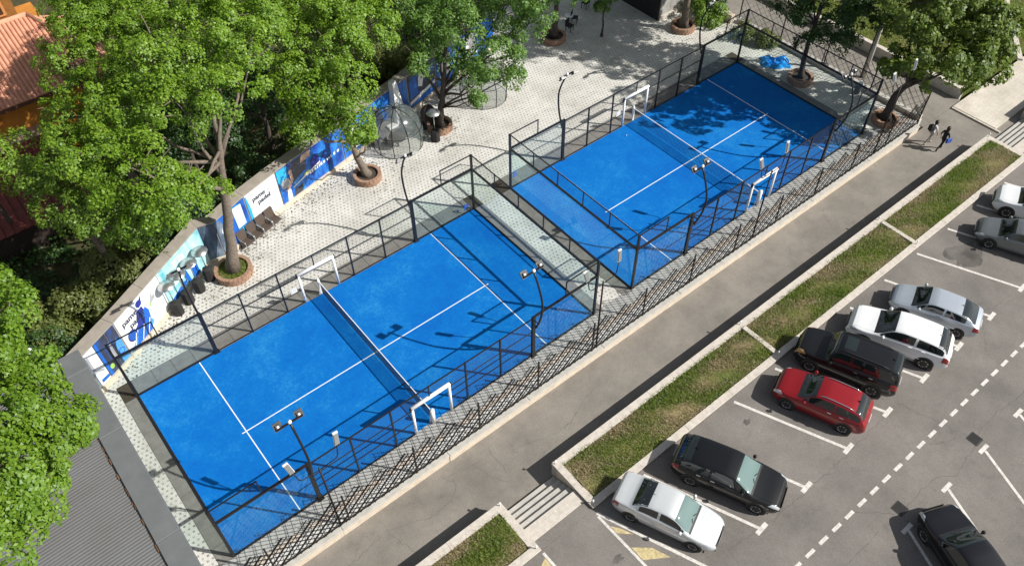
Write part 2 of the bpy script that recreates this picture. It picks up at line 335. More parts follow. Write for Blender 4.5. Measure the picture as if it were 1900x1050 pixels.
# ---------------------------------------------------------------- raised beds and steps
def grass(name, x0, x1, y0, y1, z, dens, ln, wd, mat, patch, parent=None, up=0., bias=.2):
    n = int((x1 - x0) * (y1 - y0) * dens)
    x = RNG.uniform(x0, x1, n); y = RNG.uniform(y0, y1, n)
    f = (1.3 * np.sin(x * .95 + 2 * np.sin(y * 1.5 + x * .37)) + np.sin(y * 2.3 - x * .71 + 1.3) + .5 * np.sin(x * 3.1 + y * 4.3)) / 2.2
    keep = RNG.uniform(-1, 1, n) < (f * patch + bias); x = x[keep]; y = y[keep]; n = len(x)
    a = RNG.uniform(0, 2 * PI, n); l = ln * RNG.uniform(.5, 1.3, n); lean = RNG.uniform(.15, 1.1, n); b = a + RNG.uniform(-.9, .9, n) + PI / 2
    zz = z + up * np.clip(np.minimum(y - y0, y1 - y) * 1.2, 0, 1)
    P = np.stack([x, y, zz], 1); t = np.stack([np.cos(a) * np.sin(lean), np.sin(a) * np.sin(lean), np.cos(lean)], 1) * l[:, None]
    s = np.stack([np.cos(b), np.sin(b), 0 * b], 1) * wd * .5
    V = np.stack([P - s, P + s, P + t * .6 + s * .8, P + t], 1).reshape(-1, 3); F = np.arange(4 * n).reshape(-1, 4)
    return np_mesh(name, V, F, mat, parent, 'stuff')
def raised_bed(x0, x1, label, ends=(1, 1), divs=(), step=2.9):
    t = thing('raised_bed', label, 'raised bed', (0, 0, 0), 0, 'grass beds between road and car park')
    MB().box(x0, x1, -15.60, -15.32, -.95, .34).obj('wall', m_conc, t)
    MB().box(x0, x1, -17.97, -17.70, -.3, .34).obj('wall', m_conc, t)
    stones(t, x0 - .02, x1 + .02, -15.66, -15.28, .342, .45, step, m_kerb)
    stones(t, x0 - .02, x1 + .02, -17.985, -17.64, .342, .45, step, m_kerb)
    if ends[0]: MB().box(x0, x0 + .27, -17.69, -15.61, -.95, .34).obj('wall', m_cream, t); stones(t, x0 - .02, x0 + .33, -17.635, -15.665, .342, .45, 1., m_kerb, axis='y')
    if ends[1]: MB().box(x1 - .27, x1, -17.69, -15.61, -.95, .34).obj('wall', m_cream, t); stones(t, x1 - .33, x1 + .02, -17.635, -15.665, .342, .45, 1., m_kerb, axis='y')
    for d in divs: MB().bbox(d - .13, d + .13, -17.635, -15.665, .2, .52, .012).obj('divider', m_kerb, t)
    e0 = x0 + (.34 if ends[0] else 0); e1 = x1 - (.34 if ends[1] else 0)
    mb = MB(); nx = max(4, int((e1 - e0) * 3)); ny = 8
    for i in range(nx + 1):
        for j in range(ny + 1):
            x = e0 + (e1 - e0) * i / nx; yy = -17.63 + 1.96 * j / ny
            mb.v.append((x, yy, .36 + (.10 * math.sin(PI * j / ny) + .05 * math.sin(x * 2.1 + yy * 3) * math.sin(PI * j / ny))))
    for i in range(nx):
        for j in range(ny):
            k = i * (ny + 1) + j; mb.f.append((k, k + ny + 1, k + ny + 2, k + 1))
    mb.obj('soil', m_grassbase, t, smooth=True)
    v0 = max(e0, 2)
    if e1 - v0 > 1 and v0 < 52:
        e = min(e1, 54)
        grass('grass', v0, e, -17.64, -15.62, .38, 900, .18, .03, m_blade, 1.5, t, .07, -.16)
        grass('dry_grass', v0, e, -17.64, -15.62, .38, 620, .14, .028, m_bladedry, -1.3, t, .07, .35)
    return t
raised_bed(12.68, 48.15, 'long raised grass bed split by two concrete dividers beside the parked cars', divs=(24.98, 36.62))
raised_bed(-30, 9.78, 'raised grass bed on the near side of the concrete steps, cut off at the bottom', ends=(0, 1))
raised_bed(52.65, 80, 'far raised bed beyond the right hand steps at the photo edge', ends=(1, 0))
def steps(x0, x1, label):
    t = thing('concrete_steps', label, 'steps', ((x0 + x1) / 2, -15.5, -.5)); h = (x1 - x0) / 2 - .01
    for i in range(4):
        MB().bbox(-h, h, -.33 * (i + 1) + .002, -.33 * i, -.45, .16 * (i + 1), .015).obj('step', m_conc, t)
    MB().bbox(-h, h, -1.995, -1.322, -.45, .803, .015).obj('landing', m_kerb, t)
steps(9.79, 12.66, 'concrete steps between the two nearest grass beds')
steps(48.18, 52.62, 'far concrete steps at the right end of the long grass bed')
# ---------------------------------------------------------------- low wall under the lattice fence, end wall
rw = thing('retaining_wall', 'long low cream wall with grey coping under the lattice fence beside the road', 'wall', (0, 0, 0))
xs = [-12, -6, -1, 4, 9.55, 14.2, 19, 24.5, 30, 35.5, 41, 46.3]
for i in range(11):
    o = 0 if i < 4 else .03
    MB().box(xs[i] + .004, xs[i + 1] - .004, -11.92 - o, -11.61, -.95, -.03).obj('wall', m_cream, rw)
    MB().bbox(xs[i] + .006, xs[i + 1] - .006, -11.96 - o, -11.6, -.028, .05, .015).obj('coping_stone', m_conc, rw)
ew = thing('end_wall', 'low grey plinth under the lattice fence behind the far court', 'wall', (0, 0, 0))
for i in range(5):
    y0 = -11.55 + i * 3
    MB().box(46.75, 47.05, y0 + .004, y0 + 2.996, -.9, .2).obj('wall', m_cream, ew)
    MB().bbox(46.7, 47.1, y0 + .006, y0 + 2.994, .202, .29, .015).obj('coping_stone', m_conc, ew)
tag(MB().bbox(46.2, 46.6, 3.6, 7.4, 0, .62, .02).bbox(45.3, 46.19, 7.05, 7.4, 0, .62, .02).obj('garden_wall', m_cream), 'short cream wall behind the far court corner', 'wall')

# jagged cracks in the old asphalt
m_crack = M('crack', (.105, .096, .087), .95)
def crack(pts, z, parent, w_=.022, seed=0):
    rg = random.Random(seed); P = []
    for a, b in zip(pts, pts[1:]):
        n = max(2, int(math.dist(a, b) / .16))
        for i in range(n): P.append((a[0] + (b[0] - a[0]) * i / n + rg.gauss(0, .035), a[1] + (b[1] - a[1]) * i / n + rg.gauss(0, .035)))
    P.append(pts[-1]); mb = MB()
    for i, p in enumerate(P):
        q = P[min(i + 1, len(P) - 1)]; o = P[max(i - 1, 0)]; d = Vector((q[0] - o[0], q[1] - o[1])).normalized(); h = w_ * rg.uniform(.15, .6)
        mb.v += [(p[0] - d.y * h, p[1] + d.x * h, z), (p[0] + d.y * h, p[1] - d.x * h, z)]
    mb.f = [(2 * i, 2 * i + 1, 2 * i + 3, 2 * i + 2) for i in range(len(P) - 1)]
    mb.obj('crack', m_crack, parent, kind='structure')
for k, c in enumerate(([(21.07, -25.0), (21.86, -25.7), (22.35, -26.16)], [(22.86, -26.25), (24.05, -26.26), (25.2, -26.32), (25.94, -26.82), (26.68, -26.63), (27.62, -26.59), (28.8, -26.24), (30.41, -26.2), (31.61, -26.42), (36, -26.3)], [(27.18, -22.91), (27.48, -24.04), (27.82, -24.94), (28.08, -26.13)],
    [(26.38, -25.21), (26.96, -25.57), (27.64, -25.78)], [(17.2, -26.3), (19.06, -26.18), (20.15, -26.19), (21.14, -26.2)], [(15.61, -23.46), (15.7, -22.78), (18.2, -23.1), (22, -23.2), (26.4, -23.1)], [(22.4, -26.5), (23.3, -29), (23.9, -33)], [(28.4, -26.6), (29.3, -29.3), (29, -33)], [(33, -24.1), (35.2, -22.6), (38.6, -23.6)])): crack(c, .302, parking, .022, k)
for k, c in enumerate(([(11.35, -12.43), (11.2, -13.03), (11.23, -13.65), (11.13, -14.03)], [(14.62, -14.0), (15.41, -13.76), (16.14, -13.45), (16.9, -13.27), (17.59, -13.17)], [(8.71, -12.39), (9.55, -12.62), (10.27, -12.74), (11.12, -12.72)], [(8.47, -13.55), (9.05, -13.02), (8.81, -12.25)], [(12.4, -13.3), (14.24, -13.93), (15.01, -13.82)], [(3.2, -13.2), (5.5, -12.9), (7.4, -13.6), (8.5, -13.5)], [(5.5, -12.9), (5.9, -14.4)], [(10.2, -12.74), (10.6, -13.9), (11.2, -14.6)])): crack(c, -.498, bpy.data.objects['road'], .017, 50 + k)
# ---------------------------------------------------------------- padel cages
def wire(mb, o, u, v, lu, lv, pitch=.1, th=.0062):
    o = Vector(o); u = Vector(u); v = Vector(v); nrm = u.cross(v).normalized()
    def strip(p, q, side):
        a = side * (th / 2); b = nrm * (th / 2)
        mb.add([p - a, p + b, p + a, p - b, q - a, q + b, q + a, q - b], [(0, 1, 5, 4), (1, 2, 6, 5), (2, 3, 7, 6), (3, 0, 4, 7)])
    n = int(lu / pitch)
    for i in range(1, n): strip(o + u * (lu * i / n), o + u * (lu * i / n) + v * lv, u)
    n = int(lv / pitch)
    for i in range(1, n): strip(o + v * (lv * i / n), o + v * (lv * i / n) + u * lu, v)
def cage(X0, label, letter):
    t = thing('padel_cage', label, 'padel cage', (X0, 0, 0), 0, 'padel court cages')
    Z = Vector((0, 0, 1)); YF, YN = .06, -10.06
    B = lambda n, p, q, w_, h=None, mt=m_black: MB().bar(p, q, w_, h).obj(n, mt, t)
    for x in (-.05, 20.05):
        for yy in (YF, YN): B('corner_post', (x, yy, 0), (x, yy, 4.02), .11)
        B('top_rail', (x, YF, 4), (x, YN, 4), .05); B('beam', (x, YF, 3), (x, YN, 3), .10, .09); B('base_rail', (x, YF - .06, .05), (x, YN + .06, .05), .07, .08)
        for k in range(5):
            y0 = YF - .06 - 2.0 * k
            MB().box(x - .006, x + .006, y0 - 1.99 + (.02 if k == 4 else 0), y0 - .005, .09, 2.955).obj('glass_pane', m_glass, t)
            mb = MB(); wire(mb, (x, y0, 3.05), (0, -1, 0), Z, 2., .93); mb.obj('wire_mesh', m_black, t, kind='stuff')
            if k: B('post', (x, y0, 3.05), (x, y0, 3.98), .05)
    for yy in (YF, YN):
        for s, x0 in ((1, 0.), (-1, 20.)):
            xe = x0 + 4 * s
            B('beam', (x0, yy, 3), (xe, yy, 3), .10, .09); B('base_rail', (x0, yy, .05), (xe, yy, .05), .07, .08)
            B('top_rail', (x0, yy, 4), (x0 + 2 * s, yy, 4), .05); B('post', (x0 + 2 * s, yy, 3.05), (x0 + 2 * s, yy, 4.02), .05)
            mb = MB(); wire(mb, (x0, yy, 3.05), (s, 0, 0), Z, 2., .93); mb.obj('wire_mesh', m_black, t, kind='stuff')
            for k in range(2):
                a, b = sorted((x0 + s * (.01 + 2 * k), x0 + s * (1.99 + 2 * k)))
                MB().box(a, b, yy - .006, yy + .006, .09, 2.955).obj('glass_pane', m_glass, t)
            MB().box(xe - .09, xe + .09, yy - .06, yy + .06, 0, 3.02).obj('main_post', m_black, t)
            MB().box(xe - .16, xe + .16, yy - .14, yy + .14, .023, .045).obj('foot_plate', m_black, t)
        xs_ = [4, 6, 8, 9.02, 11.02, 12, 14, 16]
        B('top_rail', (4, yy, 2.93), (16, yy, 2.93), .05)
        for x in (6, 8, 12, 14): B('post', (x, yy, 0), (x, yy, 2.95), .075)
        B('post', (10, yy, 2.2), (10, yy, 2.92), .05)
        for a, b in ((4, 6), (6, 8), (12, 14), (14, 16), (8, 9.02), (11.02, 12)):
            for z in (1., 1.95): B('mid_rail', (a, yy, z), (b, yy, z), .035)
            B('base_rail', (a, yy, .04), (b, yy, .04), .05)
            mb = MB(); wire(mb, (a, yy, .07), (1, 0, 0), Z, b - a, 2.83); mb.obj('wire_mesh', m_black, t, kind='stuff')
        mb = MB(); wire(mb, (9.02, yy, 2.24), (1, 0, 0), Z, 2.0, .66); mb.obj('wire_mesh', m_black, t, kind='stuff')
        fr = MB().tube([(9.05, yy, .02), (9.05, yy, 2.0)], .07, 10).obj('gate_post', m_white, t, smooth=True)
        for i in range(6): MB().tube([(9.05, yy, .3 + i * .3), (9.05, yy, .315 + i * .3)], .076, 10).obj('strap', m_white, fr)
        MB().tube([(11.05, yy, .02), (11.05, yy, 2.0)], .07, 10).obj('gate_post', m_white, t, smooth=True)
        MB().tube([(9.0, yy, 2.12), (11.1, yy, 2.12)], .095, 10).obj('gate_beam', m_white, t, smooth=True)
        MB().box(8.93, 8.99, yy - .06, yy + .06, 1.95, 2.2).obj('gate_bracket', m_black, t); MB().box(11.11, 11.16, yy - .06, yy + .06, 1.95, 2.2).obj('gate_bracket', m_black, t)
        if yy == YF: MB().box(8.45, 8.8, yy + .02, yy + .06, .95, 1.35).obj('sign_plate', m_white, t)
    return t
m_blue = M('print_blue', (.01, .09, .5), .5)
def letter(txt, size, mat, parent, mtx, name='lettering', bold=.0):
    cu = bpy.data.curves.new(name, 'FONT'); cu.body = txt; cu.size = size; cu.extrude = .003; cu.offset = bold; cu.align_x = 'LEFT'
    cu.materials.append(mat); cu.resolution_u = 3
    tmp = bpy.data.objects.new(name, cu); me = bpy.data.meshes.new_from_object(tmp); bpy.data.objects.remove(tmp); bpy.data.curves.remove(cu); me.name = name
    if not me.materials: me.materials.append(mat)
    o = link(name, me, parent); o.matrix_local = mtx; return o
def upright(p, u):   # text standing in a vertical plane, reading along u
    u = Vector((u[0], u[1], 0)).normalized(); z = Vector((0, 0, 1)); nn = u.cross(z)
    mt = Matrix.Identity(4)
    for i in range(3): mt[i][0] = u[i]; mt[i][1] = z[i]; mt[i][2] = nn[i]; mt[i][3] = p[i]
    return mt
cg1 = cage(0., 'glass and black steel padel cage nearest the grey corrugated roof', 'P')
cg2 = cage(22.81, 'glass and black steel padel cage farther away, partly in tree shade', 'E')
letter('P', .62, m_blue, cg1, upright((19.35, .045, .25), (1, 0)), bold=.015)
letter('E', .62, m_blue, cg2, upright((.1, .045, .75), (1, 0)), bold=.015)
m_net = M('net_cord', (.006, .012, .03), .8)
def net(X0, label):
    t = thing('padel_net', label, 'net', (X0 + 10, -5, .03), 0, 'padel nets')
    for s in (1, -1):
        MB().box(-.06, .06, s * 5.08 - .05, s * 5.08 + .05, 0, 1.0).obj('net_post', m_white, t)
        MB().tube([(0, s * 5.1, .05), (0, s * 5.1, 1.08)], .1 if s < 0 else .05, 12).obj('post_pad', m_white, t, smooth=True)
        MB().bar((-.14, s * 5.0, .05), (-.02, s * 4.98, .95), .04).obj('brace', m_white, t)
    mb = MB(); wire(mb, (0, -5, .02), (0, 1, 0), (0, 0, 1), 10, .86, .1, .021); mb.obj('net_mesh', m_net, t, kind='stuff')
    MB().box(-.018, .018, -5, 5, .875, .925).obj('top_tape', m_line, t)
net(0, 'net of the nearer padel court with white end pads'); net(22.81, 'net of the farther padel court')
# ---------------------------------------------------------------- curved floodlight poles
m_lamp = M('lamp_glass', (.22, .23, .23), .25, spec=.8)
m_lampback = M('lamp_housing', (.06, .06, .062), .4)
def flood(x, yy, s, label):
    t = thing('floodlight', label, 'floodlight', (x, yy, 0), 0, 'curved floodlight poles around the courts')
    pts = []
    for i in range(15):
        u = i / 14; z = 2.35 + 3.75 * u; off = s * (.16 + .42 * math.sin(PI * min(1, u * 1.0)) ** .9 - .55 * max(0, u - .6))
        pts.append((0.02, off, z))
    MB().tube(pts, [.055] * 8 + [.05] * 7, 8).obj('pole', m_black, t, smooth=True)
    for z in (2.5, 2.85): MB().bar((0, 0, z), (0, s * .28, z), .05).obj('bracket', m_black, t)
    top = Vector(pts[-1])
    MB().bar(top + Vector((-.55, 0, .02)), top + Vector((.55, 0, .02)), .07).obj('cross_arm', m_black, t)
    MB().lathe([(0, -.06), (.07, -.05), (.085, 0), (.07, .07), (0, .1)], 10, top + Vector((0, 0, .05))).obj('cap', m_white, t, smooth=True)
    for k in (-.45, .45):
        c = top + Vector((k, -s * .14, .02)); n_ = Vector((0, -s * .75, -.66)); n_.normalize(); up_ = Vector((0, -s * .66, .75)).normalized(); r = Vector((1, 0, 0))
        def quad(mb, d, a, b, d2):
            p = [c + n_ * d + r * (sx * a) + up_ * (sy * b) for sx, sy in ((-1, -1), (1, -1), (1, 1), (-1, 1))]
            q = [c + n_ * d2 + r * (sx * a) + up_ * (sy * b) for sx, sy in ((-1, -1), (1, -1), (1, 1), (-1, 1))]
            return mb.add(p + q, [(0, 1, 2, 3), (7, 6, 5, 4), (0, 4, 5, 1), (1, 5, 6, 2), (2, 6, 7, 3), (3, 7, 4, 0)])
        h = quad(MB(), -.05, .17, .17, .02).obj('lamp_head', m_lampback, t)
        quad(MB(), .021, .15, .15, .03).obj('lens', m_lamp, h)
        quad(MB(), -.12, .09, .09, -.052).obj('heat_sink', m_lampback, h)
        quad(MB(), -.128, .04, .04, -.122).obj('connector', m_white, h)
for X0, c in ((0, 'nearer'), (22.81, 'farther')):
    for x, e in ((4, 'left'), (16, 'right')):
        for yy, s, d in ((.06, 1, 'plaza'), (-10.06, -1, 'road')):
            flood(X0 + x, yy, s, 'curved double floodlight pole on the %s side of the %s court, %s of its net' % (d, c, e))
# ---------------------------------------------------------------- lattice fences
def lattice_fence(p0, p1, label, lit, maxb, tooth=1.17, zb=.06):
    p0 = Vector((p0[0], p0[1], 0)); p1 = Vector((p1[0], p1[1], 0)); L = (p1 - p0).length; u = (p1 - p0) / L
    t = thing('lattice_fence', label, 'fence', p0, math.atan2(u.y, u.x))
    def top(x):
        k = (x / tooth) % 1.; return 1.76 + (.56 * k / .5 if k < .5 else .56 * (1 - k) / .5)
    n = int(round(L / 3.51)); pp = L / n
    for i in range(n + 1): MB().box(i * pp - .035, i * pp + .035, -.03, .03, .052, 2.2).obj('post', m_brownsteel, t)
    MB().bar((0, 0, zb + .06), (L, 0, zb + .06), .035).obj('bottom_rail', m_brownsteel, t)
    bars = 0; stuff = MB(); x = -2.2; i = 0; pitch = .36 if L > 20 else .5
    while x < L:
        for sgn, off in ((1, .0), (-1, 0)):
            wh_ = (.019, .033) if sgn == 1 else (.015, .027)
            offs = (0., .09) if (i % 2 == 0 and sgn == 1) else (0.,)
            for dd in offs:
                # bar runs x + s, z = s (sgn 1) or starts at top
                if sgn == 1:
                    a = max(0., -(x + dd)); s = a; last = None
                    while s < 2.6 and x + dd + s <= L and zb + s < top(x + dd + s) + .005: last = s; s += .03
                    if last is None or last - a < .25: continue
                    q = [(x + dd + a, -.012, zb + a), (x + dd + last, -.012, zb + last)]
                else:
                    xx = x + 2.2; a = max(0., xx - L); s = a; last = None
                    while s < 2.6 and xx - s >= 0 and zb + s < top(xx - s) + .005: last = s; s += .03
                    if last is None or last - a < .25: continue
                    q = [(xx - a, .012, zb + a), (xx - last, .012, zb + last)]
                if bars < maxb: MB().bar(q[0], q[1], *wh_, up=(0, 1, 0)).obj('lattice_bar', m_brownsteel, t); bars += 1
                else: stuff.bar(q[0], q[1], *wh_, up=(0, 1, 0))
        x += pitch; i += 1
    if stuff.f: stuff.obj('lattice_bars', m_brownsteel, t, kind='stuff')
    return t
lattice_fence((-2.5, -11.72), (46.3, -11.72), 'long dark zigzag topped lattice fence between the courts and the road', None, 290)
lattice_fence((46.9, -11.5), (46.9, 3.4), 'dark zigzag topped lattice fence behind the far end of the far court', None, 90)
def street_lamp(x, label, flip=1):
    t = thing('street_lamp', label, 'street lamp', (x, -11.6, 0), 0, 'twin street lamps along the lattice fence')
    MB().tube([(0, 0, 0), (0, 0, 4.85)], [.05, .04], 8).obj('post', m_brownsteel, t, smooth=True)
    for s in (-1, 1):
        MB().tube([(0, 0, 4.7), (s * .75, 0, 4.75), (s * .85, .02, 4.9), (s * .95, .05, 5.55)], .024, 6).obj('arm', m_brownsteel, t, smooth=True)
        hd = MB(); a = Vector((s * .95, .05, 5.5)); d = Vector((s * .16, .22, .95)).normalized()
        hd.bar(a, a + d * .62, .21, .06, up=(0, 1, .2)); h = hd.obj('lamp_head', m_white, t)
        MB().bar(a + d * .05 + Vector((0, -.055, 0)), a + d * .57 + Vector((0, -.055, 0)), .18, .02, up=(0, 1, .2)).obj('lens', m_lamp, h)
street_lamp(4.07, 'twin white panel street lamp by the nearest corner of the near court')
street_lamp(18.8, 'twin white panel street lamp standing in front of the gap between the courts')
street_lamp(30.6, 'twin white panel street lamp beside the white gate of the far court')
street_lamp(41.9, 'twin white panel street lamp at the far end under the leaning tree')
# little stub lights on the bed corners
st = None
for (x, y), l in (((12.78, -15.42), 'stub light on the bed corner at the top of the near steps'), ((9.68, -15.42), 'stub light on the bed corner left of the near steps'),
               ((24.98, -15.42), 'stub light where the first divider meets the road side kerb'), ((36.62, -15.42), 'stub light where the second divider meets the road side kerb'),
               ((48.02, -15.42), 'stub light on the bed corner by the far steps'), ((12.8, -17.82), 'stub light behind the silver saloon by the yellow hatching'),
               ((9.66, -17.82), 'stub light on the car park corner of the cut off bed'), ((24.98, -17.82), 'stub light on the kerb in front of the black four by four'), ((36.62, -17.82), 'stub light on the kerb beside the oil stain')):
    if st is None:
        st = thing('bollard_light', l, 'bollard light', (x, y, .45), 0, 'white stub lights on the bed kerbs')
        MB().tube([(0, 0, 0), (0, 0, .22)], .022, 8).obj('post', m_white, st, smooth=True); MB().bbox(-.035, .035, -.035, .035, .2, .27, .01).obj('cap', m_white, st)
    else: dup(st, (x, y, .45), label=l)
tag(MB().lathe([(0, -.033), (.02, -.027), (.033, 0), (.02, .027), (0, .033)], 10).obj('padel_ball', m_white, loc=(31.39, -.82, .068)), 'small white ball lying on the far blue court near its net', 'ball')
# ---------------------------------------------------------------- mural wall
m_cap = M('wall_cap_render', (.30, .265, .225), .9, var=.16, scale=2, bump=.3)
def pr(name, c, rough=.55): return M(name, c, rough, var=.1, scale=3)
K = dict(w=pr('print_white', (.78, .79, .8)), nb=pr('print_navy', (.015, .03, .25)), b=pr('print_royal', (.01, .13, .55)), lb=pr('print_sky', (.08, .33, .72)), c=pr('print_cyan', (.02, .40, .75)),
         t=pr('print_teal', (.28, .60, .64)), pt=pr('print_pale_teal', (.58, .78, .80)), ch=pr('print_charcoal', (.05, .055, .075)), g=pr('print_grey', (.38, .39, .41)), sk=pr('print_skin', (.55, .36, .27)),
         gr=pr('print_green', (.35, .55, .12)), k=pr('print_ink', (.03, .04, .07)), dn=pr('print_slate', (.075, .105, .17)), y=pr('print_yellow', (.55, .6, .2)))
def photo(name, c):   # a printed photograph read from afar: soft vertical patches
    mt, n, L, p, o = node_mat(name); tc = n.new('ShaderNodeTexCoord'); mp = n.new('ShaderNodeMapping'); mp.inputs['Scale'].default_value = (1.4, 1.4, .6); L.new(tc.outputs['Object'], mp.inputs[0])
    q = n.new('ShaderNodeTexNoise'); q.inputs['Scale'].default_value = 1.3; q.inputs['Detail'].default_value = 6; q.inputs['Roughness'].default_value = .55; L.new(mp.outputs[0], q.inputs[0])
    r = n.new('ShaderNodeValToRGB'); e = r.color_ramp.elements; e[0].position = .32; e[0].color = rgba(c[0]); e[1].position = .68; e[1].color = rgba(c[-1])
    for i, x in enumerate(c[1:-1]): z = e.new(.32 + .36 * (i + 1) / (len(c) - 1)); z.color = rgba(x)
    L.new(q.outputs[0], r.inputs[0]); L.new(r.outputs[0], p.inputs['Base Color']); p.inputs['Roughness'].default_value = .5; return mt
ph_teal = photo('print_court_photo', ((.12, .42, .50), (.40, .68, .70), (.62, .80, .80)))
ph_slate = photo('print_slate_photo', ((.03, .045, .08), (.09, .13, .2), (.3, .38, .48)))
ph_blue = photo('print_blue_photo', ((.004, .03, .24), (.01, .12, .5), (.04, .3, .75)))
ph_dark = photo('print_dark_photo', ((.02, .022, .035), (.04, .05, .09), (.01, .08, .35)))
mw = thing('mural_wall', 'long tan capped wall covered with blue and white padel banners behind the plaza', 'wall', (0, 0, 0))
H = 2.7
def wpt(x):
    for a, b in zip(WALL, WALL[1:]):
        if x <= b[0] + 1e-6:
            k = (x - a[0]) / (b[0] - a[0]); return Vector((x, a[1] + k * (b[1] - a[1]), 0))
def seg_dir(x):
    for a, b in zip(WALL, WALL[1:]):
        if x < b[0] - 1e-6: return Vector((b[0] - a[0], b[1] - a[1], 0)).normalized()
offs = []
for i, p in enumerate(WALL):
    d0 = Vector((WALL[max(i, 1)][0] - WALL[max(i, 1) - 1][0], WALL[max(i, 1)][1] - WALL[max(i, 1) - 1][1], 0)).normalized()
    j = min(i, len(WALL) - 2); d1 = Vector((WALL[j + 1][0] - WALL[j][0], WALL[j + 1][1] - WALL[j][1], 0)).normalized()
    d = (d0 + d1).normalized(); offs.append(Vector((-d.y, d.x, 0)))
front = [Vector((p[0], p[1], 0)) for p in WALL]
for i in range(len(WALL) - 1):
    poly = [front[i], front[i + 1], front[i + 1] + offs[i + 1] * .5, front[i] + offs[i] * .5]
    MB().prism([(v.x, v.y) for v in poly], -.9, H).obj('wall', m_cap, mw)
    L = (front[i + 1] - front[i]).length; n = max(1, round(L / 2.2))
    for k in range(n):
        a, b = (k + .004) / n, (k + .996) / n
        f0, f1 = front[i].lerp(front[i + 1], a), front[i].lerp(front[i + 1], b); o0, o1 = offs[i].lerp(offs[i + 1], a), offs[i].lerp(offs[i + 1], b)
        vs = [f0 - o0 * .05, f1 - o1 * .05, f1 + o1 * .58, f0 + o0 * .58]
        lo = [v + Vector((0, 0, H + .004)) for v in vs]; hi = [v + Vector((0, 0, H + (.07 if q < 2 else .12))) for q, v in enumerate(vs)]
        MB().add(lo + hi, [(3, 2, 1, 0), (4, 5, 6, 7), (0, 1, 5, 4), (1, 2, 6, 5), (2, 3, 7, 6), (3, 0, 4, 7)]).obj('coping_slab', m_cap, mw)
        MB().prism([(v.x, v.y) for v in (f0 - o0 * .13, f1 - o1 * .13, f1 - o1 * .002, f0 - o0 * .002)], 0, .26).obj('plinth', m_cream, mw)
class Panel:
    def __init__(s, x0, x1, mat):
        s.a, s.b = wpt(x0), wpt(x1); s.u = (s.b - s.a).normalized(); s.n = s.u.cross(Vector((0, 0, 1))); s.L = (s.b - s.a).length; s.k = 0
        s.p = MB().add([s.at(u, w, d) for d in (.004, .04) for u, w in ((.01, 0), (s.L - .01, 0), (s.L - .01, 2.36), (.01, 2.36))], [(0, 1, 2, 3), (7, 6, 5, 4), (0, 4, 5, 1), (1, 5, 6, 2), (2, 6, 7, 3), (3, 7, 4, 0)]).obj('banner', mat, mw)
    def at(s, u, w, d=.04): return s.a + s.u * u + Vector((0, 0, .28 + w)) + s.n * d
    def shape(s, pts, mat):
        s.k += 1; pts = [(max(.012, min(s.L - .012, u)), max(.004, min(2.355, w))) for u, w in pts]
        return MB().poly([s.at(u, w, .042 + .0012 * s.k) for u, w in pts]).obj('print', mat, s.p)
    def disc(s, u, w, r, mat, sx=1., n=20): return s.shape([(u + r * sx * math.cos(2 * PI * i / n), w + r * math.sin(2 * PI * i / n)) for i in range(n)], mat)
    def text(s, t, u, w, size, mat):
        o = letter(t, size, mat, s.p, upright(s.at(u, w, .07), s.u), bold=.006); return o
    def logo(s, u, w, size, mat):   # 'pame' with an x of five dots, 'padel' below
        s.text('pame', u, w, size, mat); d = size * .13; cx = u + size * 2.62; cy = w + size * .27
        for i, j in ((-1, -1), (1, 1), (-1, 1), (1, -1), (0, 0)): s.shape([(cx + i * 1.5 * d + q * d * .62, cy + j * 1.5 * d + r * d * .62) for q, r in ((-1, 0), (0, -1), (1, 0), (0, 1))], mat)
        s.text('padel', u + size * .72, w - size * .95, size, mat)
q = Panel(-1.58, -.62, K['w']); q.shape([(.05, .6), (.5, 1.1), (.5, 2.1), (.62, 2.1), (.62, 1.1), (1.0, .8), (1.0, .65), (.6, .95), (.1, .45)], K['g'])
q.shape([(.05, 1.55), (.3, 1.62), (.3, 1.8), (.05, 1.73)], K['nb']); q.shape([(.6, .12), (1.25, .1), (1.25, .3), (.6, .34)], K['b'])
q = Panel(-.6, .1, ph_dark); q.shape([(.02, 0), (.18, 0), (.16, 2.35), (.02, 2.35)], K['b']); q.shape([(.55, .5), (.9, .5), (.9, 1.6), (.7, 1.8)], K['g']); q.disc(.3, .45, .17, K['gr'], .7)
q = Panel(.12, .6, ph_dark); q.shape([(.1, 0), (.53, 0), (.53, 1.3), (.3, 1.6), (.1, 1.0)], K['lb']); q.disc(.3, .7, .2, K['b']); q.disc(.3, .7, .14, K['lb'])
q = Panel(.66, 3.42, K['w']); q.logo(.3, 1.68, .48, K['k'])
q.shape([(.0, 0), (1.6, 0), (2.0, .35), (1.75, .95), (1.2, 1.05), (.7, .5)], K['lb']); q.shape([(.5, 0), (1.7, 0), (1.9, .8), (1.6, 1.5), (1.25, 1.55), (1.0, .9)], K['b'])
q.shape([(1.05, .75), (1.5, .8), (1.75, 1.35), (1.7, 1.75), (1.3, 1.72), (1.1, 1.3)], K['nb']); q.disc(1.62, 2.02, .2, K['nb']); q.shape([(1.5, 2.1), (1.75, 2.2), (1.95, 2.33), (1.8, 2.05)], K['nb'])
q.shape([(1.55, 1.3), (1.85, 1.55), (1.98, 1.2), (1.9, .7), (1.7, .5), (1.62, .9)], K['b']); q.shape([(.75, .9), (1.2, 1.15), (1.22, 1.02), (.8, .76)], K['nb'])
q.disc(.55, .82, .36, K['nb'], .85); q.disc(.55, .84, .29, K['b'], .82)
for i in range(4): q.shape([(.33, .68 + i * .1), (.77, .70 + i * .1), (.77, .725 + i * .1), (.33, .705 + i * .1)], K['nb'])
for a, b in ((.3, .15), (.9, .3), (1.35, .5)): q.shape([(a, .05), (a + .05, .03), (a + .5, .75), (a + .44, .78)], K['w'])
